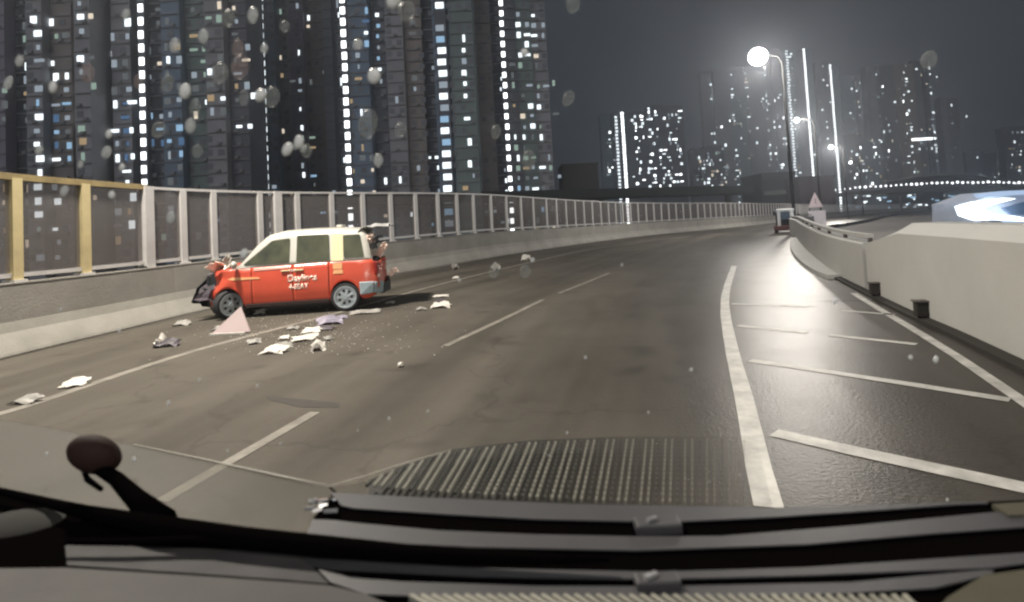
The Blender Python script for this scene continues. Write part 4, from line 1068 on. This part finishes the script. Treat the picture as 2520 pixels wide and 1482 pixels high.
gl = [at(u, v_, ZD - .008) for u, v_ in ((-120,1010),(130,1052),(400,1108),(600,1152),(810,1198),(900,1182),(905,1222),(800,1236),(760,1306),(600,1304),(400,1278),(200,1235),(-120,1182))]
m = MB().prism([(p.x, p.y) for p in gl], ZD - .012, ZD - .010); local(ws, m).build('glass', 'screen_reflection_tint', ws)
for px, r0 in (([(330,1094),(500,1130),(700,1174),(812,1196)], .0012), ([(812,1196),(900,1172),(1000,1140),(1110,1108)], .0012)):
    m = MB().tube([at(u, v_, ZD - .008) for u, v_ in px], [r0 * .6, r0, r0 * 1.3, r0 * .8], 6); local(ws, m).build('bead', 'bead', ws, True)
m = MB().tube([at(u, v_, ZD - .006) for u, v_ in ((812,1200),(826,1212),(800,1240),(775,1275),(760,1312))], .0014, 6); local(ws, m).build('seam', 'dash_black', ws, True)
# crinkled bright clip at the joint
rc = random.Random(4); cl = empty('foil_clip', at(785, 1248, ZD), 'crinkled shiny clip at the joint of glass strip and dashboard', 'clip')
for i in range(11):
    p = at(785 + rc.uniform(-26, 34), 1248 + rc.uniform(-18, 16), ZD + .004)
    m = MB().box((p.x, p.y, ZD + .004), (rc.uniform(.008, .02), rc.uniform(.003, .006), .004), Matrix.Rotation(rc.uniform(-.5, .5), 3, 'Z') @ Matrix.Rotation(rc.uniform(-.6, .6), 3, 'X')); local(cl, m).build('flake', 'clip' if i % 3 else 'dash_black', cl)
# wiper
wi = empty('windscreen_wiper', at(400, 1290, ZD + .01), 'long black wiper arm and blade rising to the left edge', 'wiper')
def wtube(px, rad, name, z=ZD + .012):
    m = MB().tube([at(u, v_, z) for u, v_ in px], rad, 10); return local(wi, m).build(name, 'dash_black', wi, True)
wtube([(-60,1190),(0,1208),(200,1258),(400,1298),(600,1325),(800,1345),(1000,1362),(1300,1375),(1500,1378)], [.003, .0045, .008, .013, .012, .011, .009, .006, .002], 'arm')
wtube([(165,1332),(300,1333),(450,1328),(600,1330)], [.003, .004, .004, .003], 'blade')
wtube([(180,1250),(260,1262),(400,1290)], [.002, .006, .008], 'link')
# fender mirror
Ym = .78
mi = at_y(232, 1118, Ym); fmr = empty('fender_mirror', (mi.x, mi.y, mi.z), 'dark round fender mirror on a bent stalk at lower left', 'mirror')
pmat('mirror_shell', (.03, .016, .013), .7, vary=.3, spec=.15)
s_ = Ym / F
MB().ball((0, 0, 0), 1, 66*s_, .02, 43*s_, 20, 12, M=Matrix.Rotation(R(22), 3, 'Y')).build('shell', 'mirror_shell', fmr, True)
m = MB().tube([at_y(225, 1140, Ym), at_y(285, 1178, Ym - .02), at_y(335, 1228, .74), at_y(400, 1290, .70)], [.008, .009, .012, .018], 10); local(fmr, m).build('stalk', 'dash_black', fmr, True)
m = MB().tube([at_y(200, 1140, Ym), at_y(215, 1180, Ym - .01), at_y(250, 1205, .76)], [.003, .004, .003], 8); local(fmr, m).build('brace', 'dash_black', fmr, True)
# dark rounded trim lump bottom left
lm = at(60, 1318, ZD - .02); lump = empty('steering_cowl', (lm.x, lm.y, lm.z), 'rounded dark brown trim lump at the bottom left corner', 'trim')
pmat('lump', (.016, .015, .012), .9, vary=.4, scale=14)
MB().ball((-.012, 0, 0), 1, .075, .045, .028, 20, 12).build('cover', 'lump', lump, True)
MB().ball((.058, -.012, -.004), 1, .02, .02, .016, 14, 10).build('cap', 'mirror_shell', lump, True)

# ------------------------------------------------------------------ raindrops
def dropmat(name, col, c0, c1, rough):
    m = tmat(name, col, .5, (.93, .93, .93), rough); n = m.node_tree
    lw = n.nodes.new('ShaderNodeLayerWeight'); lw.inputs['Blend'].default_value = .35
    mr = n.nodes.new('ShaderNodeMapRange'); mr.inputs['To Min'].default_value = c0; mr.inputs['To Max'].default_value = c1
    tc = n.nodes.new('ShaderNodeTexCoord'); nz_ = n.nodes.new('ShaderNodeTexNoise'); nz_.inputs['Scale'].default_value = 260; ml = n.nodes.new('ShaderNodeMath'); ml.operation = 'MULTIPLY_ADD'
    ml.inputs[1].default_value = .5; ml.inputs[2].default_value = -.25; ad = n.nodes.new('ShaderNodeMath'); ad.operation = 'ADD'; ad.use_clamp = True
    n.links.new(lw.outputs['Facing'], mr.inputs['Value']); n.links.new(tc.outputs['Object'], nz_.inputs['Vector']); n.links.new(nz_.outputs['Fac'], ml.inputs[0])
    n.links.new(mr.outputs[0], ad.inputs[0]); n.links.new(ml.outputs[0], ad.inputs[1])
    mx = [q for q in n.nodes if q.type == 'MIX_SHADER'][0]; n.links.new(ad.outputs[0], mx.inputs[0])
dropmat('drop_clear', (.62, .66, .62), .12, .45, .3); dropmat('drop_mid', (.8, .83, .82), .42, .7, .3); dropmat('drop_bright', (.95, .97, .95), .85, .95, .3); dropmat('drop_rose', (.62, .50, .47), .14, .45, .3)  # light caught in the drops is put into their pale colours
DR = [(562,45,20,1),(622,38,18,2),(585,120,20,3),(412,205,20,1),(455,225,17,4),(640,235,18,4),(668,240,24,1),(735,350,16,4),(707,368,17,4),(920,188,22,4),(985,320,20,1),(905,305,34,1),(930,395,18,2),
      (1220,325,19,1),(1300,395,26,1),(1398,243,19,1),(262,375,15,2),(430,112,17,2),(485,372,15,1),(540,180,26,1),(600,240,17,1),(130,215,12,4),(48,150,12,2),(275,480,9,4),(700,65,14,1),(310,36,12,2),(590,165,26,3),
      (970,-2,24,4),(1410,12,22,1),(1290,130,12,4),(500,90,16,2),(755,372,17,1),(390,320,20,1),(480,265,18,1),(468,310,16,2),(2285,148,20,1),(880,110,14,2),(1000,28,26,1),(340,200,14,3),(20,205,12,2),(158,470,10,2),(420,535,14,2),(600,625,12,4),
      (215,180,20,3),(650,120,13,2),(745,365,12,2),(1215,668,17,1),(1292,668,18,1),(268,330,9,4),(300,412,9,4),(198,405,8,2),(96,370,10,2)]
SM = [(150,762,5),(293,813,6),(490,935,4),(633,950,4),(415,992,6),(957,1030,5),(1053,1012,4),(330,1131,7),(115,1118,5),(1395,1065,4),(1700,910,6),(1530,652,4),(1595,1015,4),(1440,880,5),(2100,965,4),(2116,986,4),(2240,880,7),(2302,885,9),(740,1265,3),
      (1130,690,5),(1310,640,8),(1650,430,4),(2055,742,8),(1820,1170,4),(1745,1185,4),(1350,1120,4),(1208,1142,4),(560,1110,4),(880,1060,3),(2330,1230,4),(1270,1205,4),(690,1092,3)]
LN = {1: 'drop_clear', 2: 'drop_mid', 3: 'drop_rose', 4: 'drop_bright'}
rn = random.Random(9)
def windscreen_dist(v_): return .62 + .30 * max(0, min(1, v_ / 1250))
def drop(u, v_, r, key, label):
    r *= .85
    Y = windscreen_dist(v_); p = at_y(u, v_, Y); s_ = (p - EYE).length / F
    Mx = ROT @ Matrix.Rotation(rn.uniform(-.5, -.1), 3, 'Z')
    m = MB().ball((0, 0, 0), r * s_, rn.uniform(.72, .9), rn.uniform(1.0, 1.3), .32, 14, 7, M=Mx)
    o = m.build('raindrop', key, None, True); o.location = p
    return tag(o, label, 'raindrop', 'raindrops on the windscreen')
kinds = {1: 'faint clear raindrop', 2: 'greyish raindrop', 3: 'faint rosy raindrop', 4: 'bright white raindrop'}
def where(u, v_):
    if v_ < 430:
        for e, t in ((240, 'the left edge tower'), (300, 'the boldest dots, left side'), (440, 'the boldest dots'), (530, 'the broad near tower'), (630, 'the gap before the thin dots'), (700, 'the thin dotted column'), (740, 'the bare grey flank'), (840, 'the dark central gap'), (910, 'the blue lit windows'), (945, 'the dotted left edge'), (1000, 'the central tower middle'), (1190, 'the central tower'), (1290, 'the slender tower'), (1380, 'the last near tower'), (1500, 'the open sky')):
            if u < e: return 'before ' + t
        return 'in the sky beside the lamp' if u < 2200 else 'in the sky above the brown tower'
    for e, t in ((140, 'the left picture edge'), (240, 'the left parapet'), (400, 'the near left road'), (560, 'the edge line'), (700, 'the lane below the taxi'), (820, 'the near dash'), (980, 'the second lane'), (1140, 'the taxi side lane'), (1250, 'the far dash'), (1370, 'the grille and road'), (1500, 'the middle lane'), (1620, 'the lane centre'), (1780, 'the lane by the solid line'), (1900, 'the solid line foot'), (2106, 'the hatch bars, left'), (2200, 'the hatch bars'), (2270, 'the right wall foot'), (2600, 'the far right')):
        if u < e: return 'over ' + t
def level(v_):
    return 'top edge' if v_ < 25 else 'very high' if v_ < 60 else 'high up' if v_ < 100 else 'upper part' if v_ < 150 else 'upper middle' if v_ < 190 else 'middle' if v_ < 237 else 'lower middle' if v_ < 270 else 'lower part' if v_ < 345 else 'above the rail' if v_ < 430 else 'far road' if v_ < 700 else 'upper road' if v_ < 860 else 'mid road' if v_ < 1000 else 'near road' if v_ < 1130 else 'by the dashboard'
for u, v_, r, t in DR: drop(u, v_, r, LN[t], ('large ' if r > 23 else 'small ' if r < 14 else '') + kinds[t] + ' ' + where(u, v_) + ', ' + level(v_))
for u, v_, r in SM: drop(u, v_, r * .8, 'drop_bright', 'tiny raindrop speck ' + where(u, v_) + ', ' + level(v_))

by_label = {}
for o in [o for o in bpy.data.objects if o.name.startswith('raindrop')]: by_label.setdefault(o['label'], []).append(o)
for l_, os_ in by_label.items():
    if len(os_) == 2:
        os_.sort(key=lambda o: o.location.x / o.location.y)
        os_[0]['label'] = l_ + ', left one'; os_[1]['label'] = l_ + ', right one'
# crumbs of glass and plastic round the wreck
m = MB(); rg = random.Random(31)
for _ in range(420):
    t = rg.random(); p = on_road(rg.gauss(760, 130), rg.gauss(815, 32)); q_ = rg.uniform(.006, .022)
    m.box((p.x, p.y, g(p.y) + .006), (q_, q_ * rg.uniform(.4, 1), q_ * .5), Matrix.Rotation(rg.uniform(0, 3), 3, 'Z'))
tag(m.build('broken_glass', 'debris_white', None, fix=False), 'fine crumbs of glass and plastic strewn below the taxi', kind='stuff')

# ------------------------------------------------------------------ haze
hz = bpy.data.materials.new('night_haze'); hz.use_nodes = True; n = hz.node_tree; n.nodes.clear()
o_ = n.nodes.new('ShaderNodeOutputMaterial'); pv = n.nodes.new('ShaderNodeVolumePrincipled')
pv.inputs['Color'].default_value = (.80, .87, .98, 1); pv.inputs['Density'].default_value = .0011; pv.inputs['Anisotropy'].default_value = .72
n.links.new(pv.outputs[0], o_.inputs['Volume']); MATS['night_haze'] = hz
hb = MB().box((0, 720, 80), (2900, 1640, 180)).build('haze', 'night_haze', None, fix=False)
tag(hb, 'thin damp night haze over the city', kind='stuff'); hb['kind'] = 'stuff'
